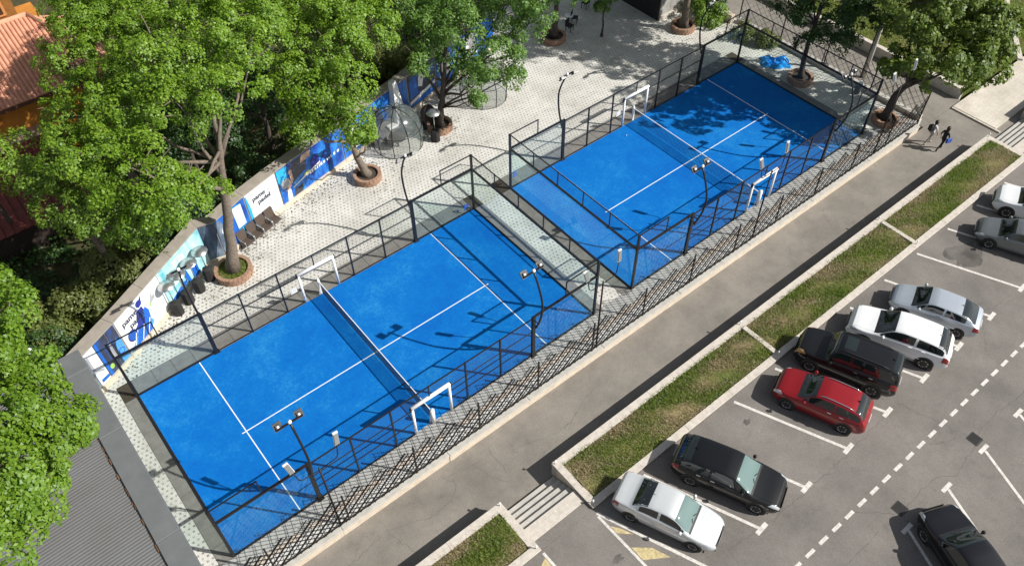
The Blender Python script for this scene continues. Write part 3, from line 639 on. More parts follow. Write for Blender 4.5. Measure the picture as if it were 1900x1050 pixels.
q.shape([(2.2, 1.35), (2.5, 1.9), (2.45, 1.55), (2.62, 1.75), (2.6, 1.45)], K['g']); q.shape([(2.1, 1.3), (2.25, 1.5), (2.2, 1.25)], K['gr'])
q = Panel(3.44, 6.43, ph_teal); q.shape([(.05, 0), (1.2, 0), (1.6, .4), (1.3, .5), (.3, .25)], K['b']); q.shape([(1.6, .1), (1.85, .1), (1.75, 1.0), (1.5, 1.0)], K['b']); q.disc(.95, 1.4, .13, K['sk']); q.shape([(.75, .8), (1.15, .8), (1.1, 1.3), (.82, 1.3)], K['pt'])
q.shape([(.05, 2.2), (2.2, 2.25), (2.2, 2.32), (.05, 2.3)], K['t']); q.shape([(2.0, 0), (2.55, 0), (2.55, .9), (2.1, .8)], K['b']); q.shape([(1.4, 1.2), (1.9, 1.0), (2.0, 2.0), (1.6, 2.2)], K['pt'])
Panel(6.46, 7.24, ph_slate)
q = Panel(7.27, 9.36, ph_blue); q.shape([(0, 0), (.6, 0), (.7, 1.3), (.35, 2.3), (0, 2.3)], ph_slate); q.disc(.6, 1.45, .32, K['w']); q.shape([(1.3, .1), (1.8, .1), (1.9, .7), (1.35, .75)], K['c']); q.shape([(1.35, .8), (1.95, .78), (1.95, 2.2), (1.3, 2.3)], K['pt'])
q = Panel(9.43, 11.6, K['w']); q.logo(.42, 1.68, .43, K['k']); q.text('PADEL', .5, .42, .34, K['nb']); q.shape([(0, 0), (.16, 0), (.2, 1.3), (.09, 2.3), (0, 2.3)], K['c'])
q = Panel(11.67, 16.44, ph_blue); q.shape([(0, 0), (.9, 0), (1.0, 1.0), (.6, .9), (.2, .35)], K['b']); q.shape([(.35, 0), (.7, 0), (.72, .75), (.5, .8)], K['w']); q.shape([(.8, 0), (1.5, 0), (1.6, .5), (.95, .45)], K['ch'])
q.shape([(0, 1.5), (.5, 1.1), (.8, 2.35), (0, 2.35)], K['c']); q.shape([(.75, .9), (2.0, 1.3), (2.3, 2.3), (1.1, 2.34), (.8, 1.6)], K['ch']); q.disc(.45, 1.25, .33, K['g']); q.shape([(.35, .72), (.62, .72), (1.05, 1.2), (1.02, 1.75), (.85, 1.75), (.86, 1.25)], K['sk']); q.disc(.93, 1.82, .13, K['sk'])
q.shape([(1.7, 1.9), (2.5, 1.95), (2.6, 2.34), (1.9, 2.34)], K['sk']); q.disc(2.75, 1.35, .42, K['nb'], .8); q.shape([(2.9, 1.0), (3.5, 1.5), (3.6, 1.45), (3.0, .9)], K['nb']); q.disc(2.05, .95, .16, K['y'], 1.5); q.shape([(.9, .62), (3.1, 1.05), (3.1, 1.17), (.9, .7)], K['w'])
u = 2.2
while u < 4.6:   # a slogan too small and blurred to read
    l = random.uniform(.1, .2); q.shape([(u, .62 + u * .06), (u + l * .8, .62 + u * .06), (u + l * .8, .8 + u * .06 + random.uniform(-.05, .05)), (u, .8 + u * .06)], K['w']); u += l + (.12 if random.random() < .2 else .03)
q = Panel(16.5, 22.25, ph_blue); q.shape([(.5, .3), (1.4, .2), (1.6, 1.4), (.8, 1.9)], K['w']); q.shape([(2.4, 0), (3.6, 0), (3.5, 1.6), (2.7, 2.2)], K['ch'])
q = Panel(22.35, 24.95, ph_dark); q.shape([(0, .2), (2.6, .55), (2.6, .8), (0, .45)], K['w']); q.shape([(0, 0), (2.6, 0), (2.6, .5), (0, .15)], K['b']); q.shape([(.9, 1.2), (1.3, 1.0), (1.6, 1.9), (1.1, 2.2)], K['w']); q.shape([(.1, .6), (.9, .7), (.7, 2.2), (.1, 1.9)], K['b'])
q = Panel(25.05, 31.1, ph_blue); q.shape([(.3, .5), (1.2, .5), (1.5, 1.9), (.6, 2.1)], K['w']); q.shape([(3, .2), (4.4, .4), (4.1, 2.1), (3.3, 2.2)], K['w'])
# ---------------------------------------------------------------- plaza furniture
m_wick = M('brown_wicker', (.075, .052, .04), .7, var=.2, scale=30, bump=.5)
m_steel = M('brushed_steel', (.55, .56, .56), .32, metal=.85)
m_blackf = M('black_fabric', (.02, .018, .018), .85, var=.3, scale=8)
rz0 = math.atan2(.67, 2.24)
def chair_parts(t):
    MB().bbox(-.29, .29, -.3, .27, .36, .43, .02).obj('seat', m_wick, t)
    MB().add([(-.29, .24, .43), (.29, .24, .43), (.29, .42, .98), (-.29, .42, .98), (-.29, .30, .43), (.29, .30, .43), (.29, .47, .97), (-.29, .47, .97)], [(0, 1, 2, 3), (7, 6, 5, 4), (0, 4, 5, 1), (1, 5, 6, 2), (2, 6, 7, 3), (3, 7, 4, 0)]).obj('backrest', m_wick, t)
    for s in (-1, 1):
        MB().tube([(s * .32, -.28, .01), (s * .32, -.27, .6), (s * .32, -.2, .66), (s * .32, .22, .66), (s * .32, .34, .72)], .02, 6).obj('armrest', m_steel, t, smooth=True)
        MB().bar((s * .28, .3, 0), (s * .28, .26, .4), .035).obj('leg', m_black, t)
ch = None
for i, l in enumerate(('leftmost brown wicker armchair in the row under the white banner, next to the tree', 'second brown wicker armchair from the tree under the white banner', 'third brown wicker armchair from the tree under the white banner', 'rightmost brown wicker armchair in the row under the white banner')):
    p = Vector((8.62, 5.62, 0)) + Vector((math.cos(rz0), math.sin(rz0), 0)) * (.69 * i)
    if ch is None: ch = thing('armchair', l, 'armchair', p, rz0, 'brown armchairs along the mural wall'); chair_parts(ch)
    else: dup(ch, p, rz0 + random.uniform(-.05, .05), l)
hp = None
for (x, y), l in (((3.62, 3.62), 'round topped patio heater nearest the grey roof, before the mural wall'), ((4.36, 3.98), 'second patio heater from the grey roof, before the mural wall'), ((5.14, 4.35), 'third patio heater from the grey roof, before the mural wall'),
                  ((5.92, 4.76), 'patio heater beside the ring planter of the nearest plaza tree'), ((21.95, 6.5), 'patio heater between the glass dome and the tree planter'), ((28.2, 9.5), 'patio heater behind the farther dome under hanging branches')):
    if hp is None:
        hp = thing('patio_heater', l, 'patio heater', (x, y, 0), .3, 'mushroom patio heaters on the plaza')
        MB().lathe([(0, 0), (.29, 0), (.30, .05), (.285, .6), (.25, .8), (.1, .86), (0, .86)], 7).obj('base_cover', m_blackf, hp)
        MB().tube([(0, 0, .8), (0, 0, 2.05)], .03, 8).obj('pole', m_steel, hp, smooth=True)
        MB().lathe([(.09, 1.85), (.1, 2.05), (.06, 2.1)], 12).obj('burner', m_blackf, hp)
        MB().lathe([(0, 2.25), (.12, 2.24), (.42, 2.13), (.425, 2.11), (.12, 2.19), (0, 2.2)], 28).obj('reflector', m_steel, hp, smooth=True)
    else: dup(hp, (x, y, 0), random.uniform(0, 6), l)
py = thing('pyramid_heater', 'tall pale grey tapered pyramid before the blue banner beside the dome', 'pyramid heater', (21.0, 9.3, 0), .25)
MB().add([(-.5, -.5, 0), (.5, -.5, 0), (.5, .5, 0), (-.5, .5, 0), (-.16, -.16, 3.3), (.16, -.16, 3.3), (.16, .16, 3.3), (-.16, .16, 3.3)], [(0, 1, 5, 4), (1, 2, 6, 5), (2, 3, 7, 6), (3, 0, 4, 7), (4, 5, 6, 7)]).obj('cover', M('pale_cover', (.74, .75, .75), .7, var=.06), py)
MB().poly([(-.1, -.375, 1.3), (.1, -.36, 1.45), (.06, -.31, 1.95), (-.06, -.33, 1.75)]).obj('emblem', K['c'], py)
def dome(x, y, r, h, label):
    t = thing('garden_dome', label, 'dome', (x, y, 0), .2, 'transparent garden domes')
    prof = [(r * .94, 0), (r, .35 * h), (r * .97, .52 * h), (r * .84, .72 * h), (r * .58, .89 * h), (r * .28, .975 * h), (.04, h)]
    n = 10
    for k in range(n):
        a = 2 * PI * k / n; MB().tube([(q_ * math.cos(a), q_ * math.sin(a), z) for q_, z in prof], .028, 6).obj('rib', m_black, t, smooth=True)
        MB().lathe([(q_ - .01, z) for q_, z in prof], 3, a0=a + .02, a1=a + 2 * PI / n - .02).obj('film_panel', m_dome, t, smooth=True)
    for q_, z in (prof[0], prof[2]): MB().tube([(q_ * math.cos(2 * PI * i / 36), q_ * math.sin(2 * PI * i / 36), z + .02) for i in range(37)], .016, 6, cap=False).obj('hoop', m_black, t, smooth=True)
    MB().lathe([(0, h), (.1, h - .01), (.08, h + .05), (0, h + .06)], 10).obj('finial', m_black, t)
dome(20.0, 7.75, 1.62, 2.7, 'transparent ribbed garden dome standing between two plaza trees in the sun')
dome(27.1, 8.2, 1.6, 2.7, 'transparent ribbed garden dome half covered by hanging branches')
tb = thing('round_table', 'dark round table with a white cushion inside the nearer dome', 'table', (19.8, 7.5, 0))
MB().lathe([(0, .7), (.55, .7), (.55, .74), (0, .74)], 20).obj('tabletop', m_wick, tb); MB().tube([(0, 0, 0), (0, 0, .7)], .06).obj('leg', m_black, tb)
m_flashg = M('grey_upholstery', (.2, .2, .2), .85, var=.1)
so2 = thing('sofa', 'curved grey sofa along the back of the nearer dome', 'sofa', (20.1, 7.9, 0))
MB().lathe([(.75, 0), (.75, .42), (1.3, .42), (1.3, 0)], 16, a0=.1, a1=PI - .1).obj('seat', m_flashg, so2); MB().lathe([(1.22, .43), (1.25, .85), (1.38, .85), (1.38, .43)], 16, a0=.1, a1=PI - .1).obj('backrest', m_flashg, so2)
MB().bbox(-.1, .55, .75, 1.2, .43, .56, .04).obj('cushion', m_white, so2)
eg = thing('hanging_chair', 'dark egg shaped hanging chair beside the nearer dome', 'hanging chair', (22.35, 7.7, 0))
MB().tube([(.0, .75, .02), (.1, .8, .8), (.05, .7, 1.6), (0, .35, 1.98), (0, .0, 1.95)], .03, 8).obj('stand', m_black, eg, smooth=True)
MB().lathe([(0, .5), (.35, .58), (.52, .9), (.5, 1.3), (.3, 1.65), (.05, 1.8)], 12, (0, 0, 0), a0=-.5, a1=PI + .5).obj('basket', m_wick, eg, smooth=True); MB().lathe([(0, .02), (.5, .02), (.5, .05), (0, .06)], 16, (0, .4, 0)).obj('foot', m_black, eg)
for (x, y), l in (((36.6, 10.4), 'dark cafe chair in the shade beside the far ring planter'), ((37.6, 11.0), 'dark cafe chair in the shade behind the white tray table'), ((39.6, 12.0), 'dark chair in deep shade at the top edge of the plaza')):
    t = thing('cafe_chair', l, 'chair', (x, y, 0), random.uniform(0, 6), 'cafe chairs in the shade')
    MB().bbox(-.24, .24, -.24, .24, .42, .47, .01).obj('seat', m_blackf, t); MB().box(-.24, .24, .2, .25, .48, .9).obj('backrest', m_blackf, t)
    for sx in (-.2, .2):
        for sy in (-.2, .2): MB().bar((sx, sy, 0), (sx, sy, .42), .035).obj('leg', m_black, t)
t = thing('tray_table', 'small pale oval table under the trees at the plaza top', 'table', (37.2, 11.15, 0)); MB().lathe([(0, .62), (.3, .62), (.33, .67), (.27, .65), (0, .64)], 18).obj('tabletop', m_white, t); MB().tube([(0, 0, 0), (0, 0, .62)], .04).obj('leg', m_black, t)
# crumpled blue tarpaulin
nx, ny = 34, 22; V = []
for i in range(nx):
    for j in range(ny):
        u, v = i / (nx - 1), j / (ny - 1); e = min(1, min(u, 1 - u, v, 1 - v) * 5) ** .5
        z = .02 + e * (.22 + .12 * math.sin(u * 17 + 3 * math.sin(v * 9)) * math.cos(v * 13 + u * 4) + .07 * math.sin(u * 31 + v * 23))
        V.append((-.95 + 1.9 * u + .08 * math.sin(v * 11), -.62 + 1.24 * v + .1 * math.sin(u * 9), z))
mb = MB().add(V, [(i * ny + j, (i + 1) * ny + j, (i + 1) * ny + j + 1, i * ny + j + 1) for i in range(nx - 1) for j in range(ny - 1)])
o = mb.obj('tarpaulin', M('blue_tarp', (.015, .30, .78), .35, spec=.6), loc=(44.75, -1.7, .01)); o.rotation_euler = (0, 0, -.75); tag(o, 'crumpled bright blue tarpaulin lying behind the glass of the far court', 'tarpaulin')
# ring planters of the plaza trees
def ring(x, y, r, label, grassy=False):
    t = thing('ring_planter', label, 'planter', (x, y, 0), random.uniform(0, 1), 'brick ring planters'); n = max(18, int(2 * PI * r / .24))
    for i in range(n):
        a, b = 2 * PI * i / n + .02 / r, 2 * PI * (i + 1) / n; d = random.uniform(-.012, .012)
        for z0, z1 in ((0, .2), (.21, .41)):
            o_ = (PI / n if z0 else 0); A, Bb = a + o_, b + o_; p = [(q_ * math.cos(w_), q_ * math.sin(w_)) for q_, w_ in ((r - .2, A), (r + d, A), (r + d, Bb), (r - .2, Bb))]
            MB().prism(p, z0, z1).obj('brick', m_brick, t)
    MB().lathe([(0, .3), (r - .19, .27)], 24).obj('soil', m_grassbase if grassy else m_soil, t)
    if grassy:
        k = 900; a = RNG.uniform(0, 2 * PI, k); q_ = (r - .2) * np.sqrt(RNG.uniform(0, 1, k)); P = np.stack([q_ * np.cos(a), q_ * np.sin(a), 0 * a + .28], 1)
        d = np.stack([RNG.normal(0, .05, k), RNG.normal(0, .05, k), RNG.uniform(.08, .2, k)], 1); s_ = np.stack([np.cos(a * 7), np.sin(a * 7), 0 * a], 1) * .014
        np_mesh('grass', np.stack([P - s_, P + s_, P + d * .6 + s_, P + d], 1).reshape(-1, 3), np.arange(4 * k).reshape(-1, 4), m_blade, t, 'stuff')
ring(7.1, 4.32, 1.0, 'grassy brick ring planter of the tree nearest the mural wall bend', True)
ring(16.75, 6.2, .85, 'brick ring planter left of the nearer dome'); ring(22.85, 7.3, .82, 'brick ring planter right of the nearer dome, behind a heater')
ring(34.97, 10.3, .9, 'brick ring planter in the shade beside the cafe chairs'); ring(43.05, 5.35, .88, 'brick ring planter beside the dark kiosk corner')
ring(44.42, -4.05, .85, 'brick ring planter behind the far court beside the blue tarpaulin'); ring(45.0, -10.2, .8, 'brick ring planter of the leaning tree by the lattice fence corner')
# ---------------------------------------------------------------- trees
def leaves(name, C, N, R, per, size, mat, parent, origin):
    # C clump centres, N clump normals, R clump radii -> rhombus leaves spread in domed clumps
    k = len(C); idx = np.repeat(np.arange(k), per); n = len(idx)
    Nn = N[idx]; t0 = np.cross(Nn, RNG.normal(0, 1, (n, 3))); t0 /= np.linalg.norm(t0, axis=1)[:, None] + 1e-9
    rr = R[idx] * np.sqrt(RNG.uniform(0, 1, n)) * RNG.uniform(.75, 1.12, n)
    dome_ = R[idx] * .7 * (1 - (rr / R[idx]) ** 2) + RNG.normal(0, .07, n)
    P = C[idx] + t0 * rr[:, None] + Nn * dome_[:, None]
    ln = Nn * 1.0 + t0 * (rr / R[idx])[:, None] * .9 + RNG.normal(0, .45, (n, 3)); ln[:, 2] += .35; ln /= np.linalg.norm(ln, axis=1)[:, None]
    a = np.cross(ln, RNG.normal(0, 1, (n, 3))); a /= np.linalg.norm(a, axis=1)[:, None] + 1e-9; b = np.cross(ln, a)
    s = size * RNG.uniform(.6, 1.35, n); L = a * s[:, None] * .62; W = b * s[:, None] * .42; f = ln * s[:, None] * .12
    V = np.stack([P - L, P + W + f, P + L, P - W + f], 1).reshape(-1, 3) - np.array(origin)
    return np_mesh(name, V, np.arange(4 * n).reshape(-1, 4), mat, parent)
def crown_clumps(lobes, dens=1.5, rc=(.42, .8), low=-.45):
    C, N, R = [], [], []
    for (x, y, z, r) in lobes:
        n = max(8, int(4 * PI * r * r * dens * .8)); sq = RNG.uniform(.72, .9)
        d = RNG.normal(0, 1, (n * 2, 3)); d /= np.linalg.norm(d, axis=1)[:, None]; d = d[d[:, 2] > low][:n]; n = len(d)
        q = np.where(RNG.uniform(0, 1, n) < .7, RNG.uniform(.78, 1.3, n), RNG.uniform(.35, .8, n))
        C.append(np.array([x, y, z]) + d * (r * q)[:, None] * np.array([1, 1, sq])); nn = d + np.array([0, 0, .55]) + RNG.normal(0, .25, (n, 3)); N.append(nn / np.linalg.norm(nn, axis=1)[:, None]); R.append(RNG.uniform(rc[0], rc[1], n))
    return np.concatenate(C), np.concatenate(N), np.concatenate(R)
def tree(base, trunk, lobes, label, mat, bark=None, r0=.28, per=145, size=.112, dens=1.3, group='trees round the plaza', cat='tree', name='broadleaf_tree', limbs=True, rc=(.22, .74)):
    bark = bark or m_bark; b = Vector(base); t = thing(name, label, cat, base, 0, group)
    pts = [b] + [Vector(p) for p in trunk]; z1 = pts[-1].z; fine = []
    for i in range(len(pts) - 1):
        for k in range(4): fine.append(pts[i].lerp(pts[i + 1], k / 4) - b + Vector((random.uniform(-.04, .04), random.uniform(-.04, .04), 0)) * (1 if i + k else 0))
    fine.append(pts[-1] - b); nf = len(fine); rad = [max(.05, r0 * (1.35 if i == 0 else 1.) * (1 - .72 * i / (nf - 1))) for i in range(nf)]
    tk = MB().tube(fine, rad, 9); tr = tk.obj('trunk', bark, t, smooth=True)
    if limbs:
        for (x, y, z, r) in lobes:
            c = Vector((x, y, z)) - b; j = max(2, min(nf - 2, int(nf * (.45 + .35 * random.random())))); s = fine[j]
            if s.z > c.z: s = fine[max(1, nf // 3)]
            mid = s.lerp(c, .5) + Vector((random.uniform(-.3, .3), random.uniform(-.3, .3), -.25)); q = [s, s.lerp(mid, .5) + Vector((0, 0, .08)), mid, mid.lerp(c, .55) + Vector((0, 0, .1)), c + Vector((0, 0, r * .3))]
            lb = MB().tube(q, [rad[j] * .62, rad[j] * .5, rad[j] * .4, rad[j] * .28, .03], 7)
            for _ in range(5):
                d = Vector((random.gauss(0, 1), random.gauss(0, 1), random.uniform(-.2, 1))).normalized(); a = q[3].lerp(q[4], random.random()); lb.tube([a, a + d * r * .5 + Vector((0, 0, .1)), a + d * r * .92], [.045, .03, .012], 5, cap=False)
            lb.obj('limb', bark, t, smooth=True)
    C, N, R = crown_clumps(lobes, dens, rc)
    leaves('crown', C, N, R, per, size, mat, t, base); return t
tree((7.1, 4.32, .28), [(7.9, 4.72, 3.5), (8.6, 5.05, 6.5), (9.12, 5.42, 8.8)], [(11.3, 8.4, 11, 2.24), (8.5, 8.7, 10.5, 2.24), (12.1, 6.3, 10.5, 1.63), (8.0, 5.9, 9.7, 1.72), (9.6, 4.7, 10, 1.29), (4.5, 4.2, 8.5, 1.72), (5.1, 2.5, 7.5, 1.63), (6.4, 3.2, 7.3, 1.12), (3.2, 6.5, 8.5, 1.55), (12.7, 8.4, 11, 1.89), (6.0, 7.6, 9.2, 1.63)],
     'tall broadleaf tree with a bare forked trunk rising from the grassy ring planter', m_leafA, r0=.33)
tree((5.6, 13.2, -.1), [(5.6, 13.0, 5), (5.5, 13, 9)], [(7.2, 15.3, 9.5, 2.0), (5.2, 13.9, 8.6, 1.3), (5.8, 9.9, 9.2, 1.7), (3.8, 10.6, 8, 1.1), (8.8, 13.8, 10, 2.0), (7.4, 17.9, 8.8, 1.2), (3.5, 12.7, 7.5, .8), (9.6, 11.2, 9.2, 1.7), (7.9, 17.9, 9.2, 1.5)], 'bright broadleaf tree overhanging the terracotta roof behind the mural wall', m_leafA)
tree((1.9, 7.4, -.1), [(2.0, 6.9, 3.5), (2.1, 6.5, 7)], [(1.6, 8.6, 7.3, 1.0), (2.7, 5.5, 6.8, 1.4), (3.3, 3.9, 6.2, 1.1), (1.1, 8.9, 7.2, .7), (3.2, 8.6, 7.8, 1.3), (1.4, 7.0, 6.5, 1.0), (4.5, 3.4, 6.2, .9)], 'broadleaf tree between the dark red roof and the left end of the mural wall', m_leafB)
tree((16.75, 6.2, .28), [(16.49, 6.6, 1.5), (16.27, 7.0, 3.5), (16.1, 6.9, 7)], [(16.9, 8.9, 7.8, 2.0), (16.5, 6.0, 7, 1.4), (15.7, 4.6, 5.6, 1.0), (14.7, 6.6, 6.5, 1.4), (19.4, 8.4, 7.8, 1.5), (13.6, 6.9, 5, 1.0), (16.2, 4.3, 4.4, .6), (16.8, 12.1, 8.2, 1.8), (18.5, 9.6, 8.5, 1.8), (15.2, 5.0, 5, .8), (14.6, 8.8, 7.2, 1.3)], 'broadleaf tree leaning left from the ring planter next to the nearer dome', m_leafA, r0=.26)
tree((22.85, 7.3, .28), [(23.03, 7.25, 1.5), (23.26, 7.05, 3.5), (23.5, 6.6, 7)], [(23.2, 8.3, 6.6, 1.7), (25.0, 7.3, 6.8, 1.7), (27.3, 6.2, 6.8, 1.5), (28.6, 5.4, 5.8, .9), (21.8, 7.8, 5.2, 1.0), (25.7, 5.7, 5.4, 1.1), (24.6, 6.6, 4.5, .75), (24.3, 5.6, 3.6, .6), (27.2, 4.8, 4.7, .65), (26.3, 4.0, 4.1, .4), (21.8, 10.0, 7.4, 1.4), (24.9, 8.5, 7.6, 1.6), (23.3, 7.2, 5.0, .8), (29.4, 5.9, 6.4, 1.0), (25.3, 5.0, 4.3, .5), (24.0, 4.7, 3.1, .35)], 'greyer green weeping tree right of the nearer dome with branches hanging over the other dome', m_leafC, m_barkd, r0=.26)
tree((34.97, 10.3, .28), [(35.0, 10.2, 2), (34.6, 9.6, 5)], [(29.0, 4.9, 8.5, 1.9), (30.7, 5.1, 9, 2.0), (33, 8, 8, 2.4), (35.5, 9.6, 7.5, 2.2)], 'tree in the far ring planter beside the cafe chairs, mostly out of frame', m_leafC, m_barkd)
tree((43.05, 5.35, .28), [(43.1, 5.3, 3), (43.2, 5, 7)], [(43, 5, 9, 2.6), (41, 4, 8.8, 2.2), (44.5, 3, 9, 2.4), (42.5, 7.5, 8.5, 2.2), (45.4, 6.4, 8.4, 2.0), (45.2, .4, 9.6, 2.4), (47.2, -1.6, 10, 2.4), (42.4, 1.6, 9.6, 2.2), (47, 2.2, 10, 2.4)], 'grey trunked tree in the ring planter by the kiosk, crown above the frame', m_leafB, r0=.3)
tree((44.42, -4.05, .28), [(44.38, -3.9, 2), (44.6, -3.8, 4), (45, -3.6, 7)], [(44.6, -2.8, 4.2, 1.1), (45.5, -4.9, 4.8, 1.4), (43.6, -4.4, 3.4, .7), (46.7, -5.9, 5, 1.3), (44.6, -6.1, 3.9, .7), (44.3, -1.7, 4.6, .9), (45.3, -3.6, 6.5, 1.7), (45.8, -5.1, 8, 2.0), (44.2, -2.4, 8.2, 2.3), (43.6, -.2, 8.4, 2.2)], 'dark green tree behind the glass end of the far court, beside the blue tarpaulin', m_leafD, m_barkd, r0=.2)
tree((45.0, -10.2, .28), [(44.88, -10.3, 2), (45.29, -10.67, 3.2), (46.3, -11, 5)], [(46.0, -10.2, 6, 1.9), (47.6, -11.6, 6, 2.1), (44.1, -10.7, 4.7, 1.0), (44.6, -12.6, 5.1, 1.3), (47.8, -13.1, 5.1, 1.4), (46.3, -8.8, 7, 1.9), (48.3, -10.8, 7.5, 2.1), (43.8, -9.6, 4.3, .7), (49.4, -12.4, 6, 1.5), (46.0, -9.6, 9.2, 2.2), (43.6, -9.2, 9.6, 2.2), (46.2, -13.2, 5.5, 1.3)], 'leaning tree with an olive green fluttering crown at the lattice fence corner', m_leafG, m_barkd, r0=.3, per=80, size=.17, rc=(.3, .6))
tree((-6.4, -5.2, -.5), [(-6.0, -5.4, 3), (-5, -5, 7)], [(-2.2, .8, 9, 1.0), (-2.3, -.8, 8.6, 1.0), (-3.0, -2.9, 9, 1.4), (-2.8, -4.2, 8.6, 1.1), (-3.6, -5.8, 9, 1.4), (-2.7, -6.4, 8.2, 1.1), (-3.7, -7.6, 8.6, 1.2), (-4.7, -8.0, 8.6, 1.3), (-4.4, -8.9, 8, .9), (-5.4, -9.2, 8, 1.0), (-4.5, -3.1, 9, 2.0), (-5.6, -7.1, 9, 2.0), (-2.2, -6.3, 7.8, .7), (-3.6, .6, 8.4, 1.4)], 'bright yellow green tree overhanging the grey corrugated roof', m_leafF, r0=.3, size=.12, per=150)
tree((37.9, 8.4, 0), [(37.92, 8.4, 1.4), (37.8, 8.2, 3)], [(37.9, 8.3, 3.1, .9), (37.4, 8.0, 2.5, .5), (38.6, 8.8, 3.0, .5)], 'young tree with a slender dark trunk at the top of the plaza', m_leafC, m_barkd, r0=.09, per=80, size=.13, rc=(.25, .42))
bg = 'trees and bushes behind the mural wall'
for i, (b, lb, l, mt) in enumerate((
    ((11.0, 15.5, -.1), [(11, 15.5, 9, 2.8), (9.5, 18, 8.5, 2.4), (13, 17.5, 9, 2.5)], 'tall tree behind the mural wall at the very top, left of centre', m_leafB),
    ((17.5, 14.5, -.1), [(17, 13.5, 8.5, 2.5), (19, 15, 8.5, 2.4), (16, 16, 8.5, 2.3)], 'bright tree behind the mural wall above the leaning planter tree', m_leafA),
    ((27, 17.5, -.1), [(26.5, 17, 7, 2.4), (29, 17, 7.5, 2.4), (28, 15.6, 6, 1.4)], 'tree behind the mural wall near the farther dome', m_leafB),
    ((33.0, 17.5, -.1), [(32, 15.5, 6, 1.8), (34, 16.5, 6.5, 2.2), (36, 17, 7, 2.2)], 'dark tree at the end of the mural wall behind the shaded cafe', m_leafC),
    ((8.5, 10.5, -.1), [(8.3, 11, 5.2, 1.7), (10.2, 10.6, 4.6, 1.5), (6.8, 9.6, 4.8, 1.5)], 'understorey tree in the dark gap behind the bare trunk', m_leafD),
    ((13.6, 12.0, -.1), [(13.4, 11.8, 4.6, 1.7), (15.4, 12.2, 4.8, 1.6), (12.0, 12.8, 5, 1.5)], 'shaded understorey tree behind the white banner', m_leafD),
    ((20.5, 12.8, -.1), [(20, 13, 4, 1.5), (22, 13.4, 4.2, 1.5)], 'olive understorey tree behind the pyramid heater', m_leafE),
    ((-1.0, 13.5, -.1), [(-1.5, 12, 5.6, 1.6), (.4, 13.0, 6, 1.4)], 'bright tree sprouting beside the dark red roof', m_leafA))):
    zt = max(x[2] for x in lb); tree(b, [(b[0], b[1], zt * .5), (b[0] + .2, b[1], zt)], lb, l, mt, m_barkd, r0=.2, group=bg, per=90, dens=1.4)
for i, (x, y, z, r, l, mt) in enumerate((
    (.1, 5.5, 2.6, 1.15, 'olive conifer bush with a pale stem behind the left end of the mural wall', m_leafE), (-1.9, 5.4, 2.4, 1.1, 'olive bush by the back corner of the grey roof', m_leafE), (2.4, 6.6, 2.8, 1.5, 'olive bush behind the player banner', m_leafE), (4.9, 7.4, 2.3, 1.4, 'green bush behind the teal banner', m_leafD),
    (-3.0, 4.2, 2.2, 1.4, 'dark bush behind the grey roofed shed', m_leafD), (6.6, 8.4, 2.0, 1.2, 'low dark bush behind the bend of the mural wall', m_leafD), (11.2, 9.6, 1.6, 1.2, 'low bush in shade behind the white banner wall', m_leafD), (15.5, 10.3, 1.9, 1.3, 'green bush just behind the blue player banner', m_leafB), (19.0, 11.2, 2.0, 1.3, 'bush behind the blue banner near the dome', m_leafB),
    (24.5, 12.8, 2.0, 1.5, 'rusty olive bush behind the dark banner', m_leafE), (22.6, 15.5, 1.8, 1.6, 'olive bush farther behind the dark banner', m_leafE), (45.0, 4.9, 1.2, 1.0, 'glossy green bush by the cream wall at the top', m_leafB), (46.0, 6.0, 1.3, 1.1, 'dark green bush beside the path at the top', m_leafD), (45.4, 1.6, .7, .6, 'small shrub inside the far lattice fence', m_leafE), (46.1, .2, .7, .55, 'sprig shrub by the far fence next to the tarpaulin', m_leafE))):
    t = thing('bush', l, 'bush', (x, y, 0), 0, bg if y > 3 and x < 40 else 'bushes round the far court')
    mb = MB()
    for k in range(5):
        d = Vector((random.gauss(0, .4), random.gauss(0, .4), 1)); mb.tube([Vector((0, 0, -.1)), d * z * .45, d * z * .8], [.06, .04, .015], 5)
    mb.obj('stems', m_barkd, t)
    C, N, R = crown_clumps([(x, y, z * .62, r), (x + r * .4, y - r * .3, z * .4, r * .75), (x - r * .4, y + r * .3, z * .8, r * .6)], 1.9, (.3, .55), -.8)
    leaves('foliage', C, N, R, 80, .12, mt, t, (x, y, 0))
# ground cover behind the wall and the far lawn
k = 30000; gx = RNG.uniform(-6, 44, k); gy = RNG.uniform(0, 22, k)
wy = np.interp(gx, [p[0] for p in WALL] + [50], [p[1] + .7 for p in WALL] + [17]); sel = (gy > wy) & (gx > -5) & ~((gx < -1) & (gy < 3)) & ~((gx > 31) & (gy < 17)); gx, gy = gx[sel], gy[sel]
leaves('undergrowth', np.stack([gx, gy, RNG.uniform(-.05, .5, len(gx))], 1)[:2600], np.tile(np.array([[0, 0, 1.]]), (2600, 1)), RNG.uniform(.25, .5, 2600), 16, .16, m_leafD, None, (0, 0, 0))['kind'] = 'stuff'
grass('grass', 51.85, 74, -11.5, 6, .2, 95, .2, .05, m_blade, .3)
grass('dry_grass', 51.85, 74, -11.5, 6, .2, 45, .17, .05, m_bladedry, -.4)

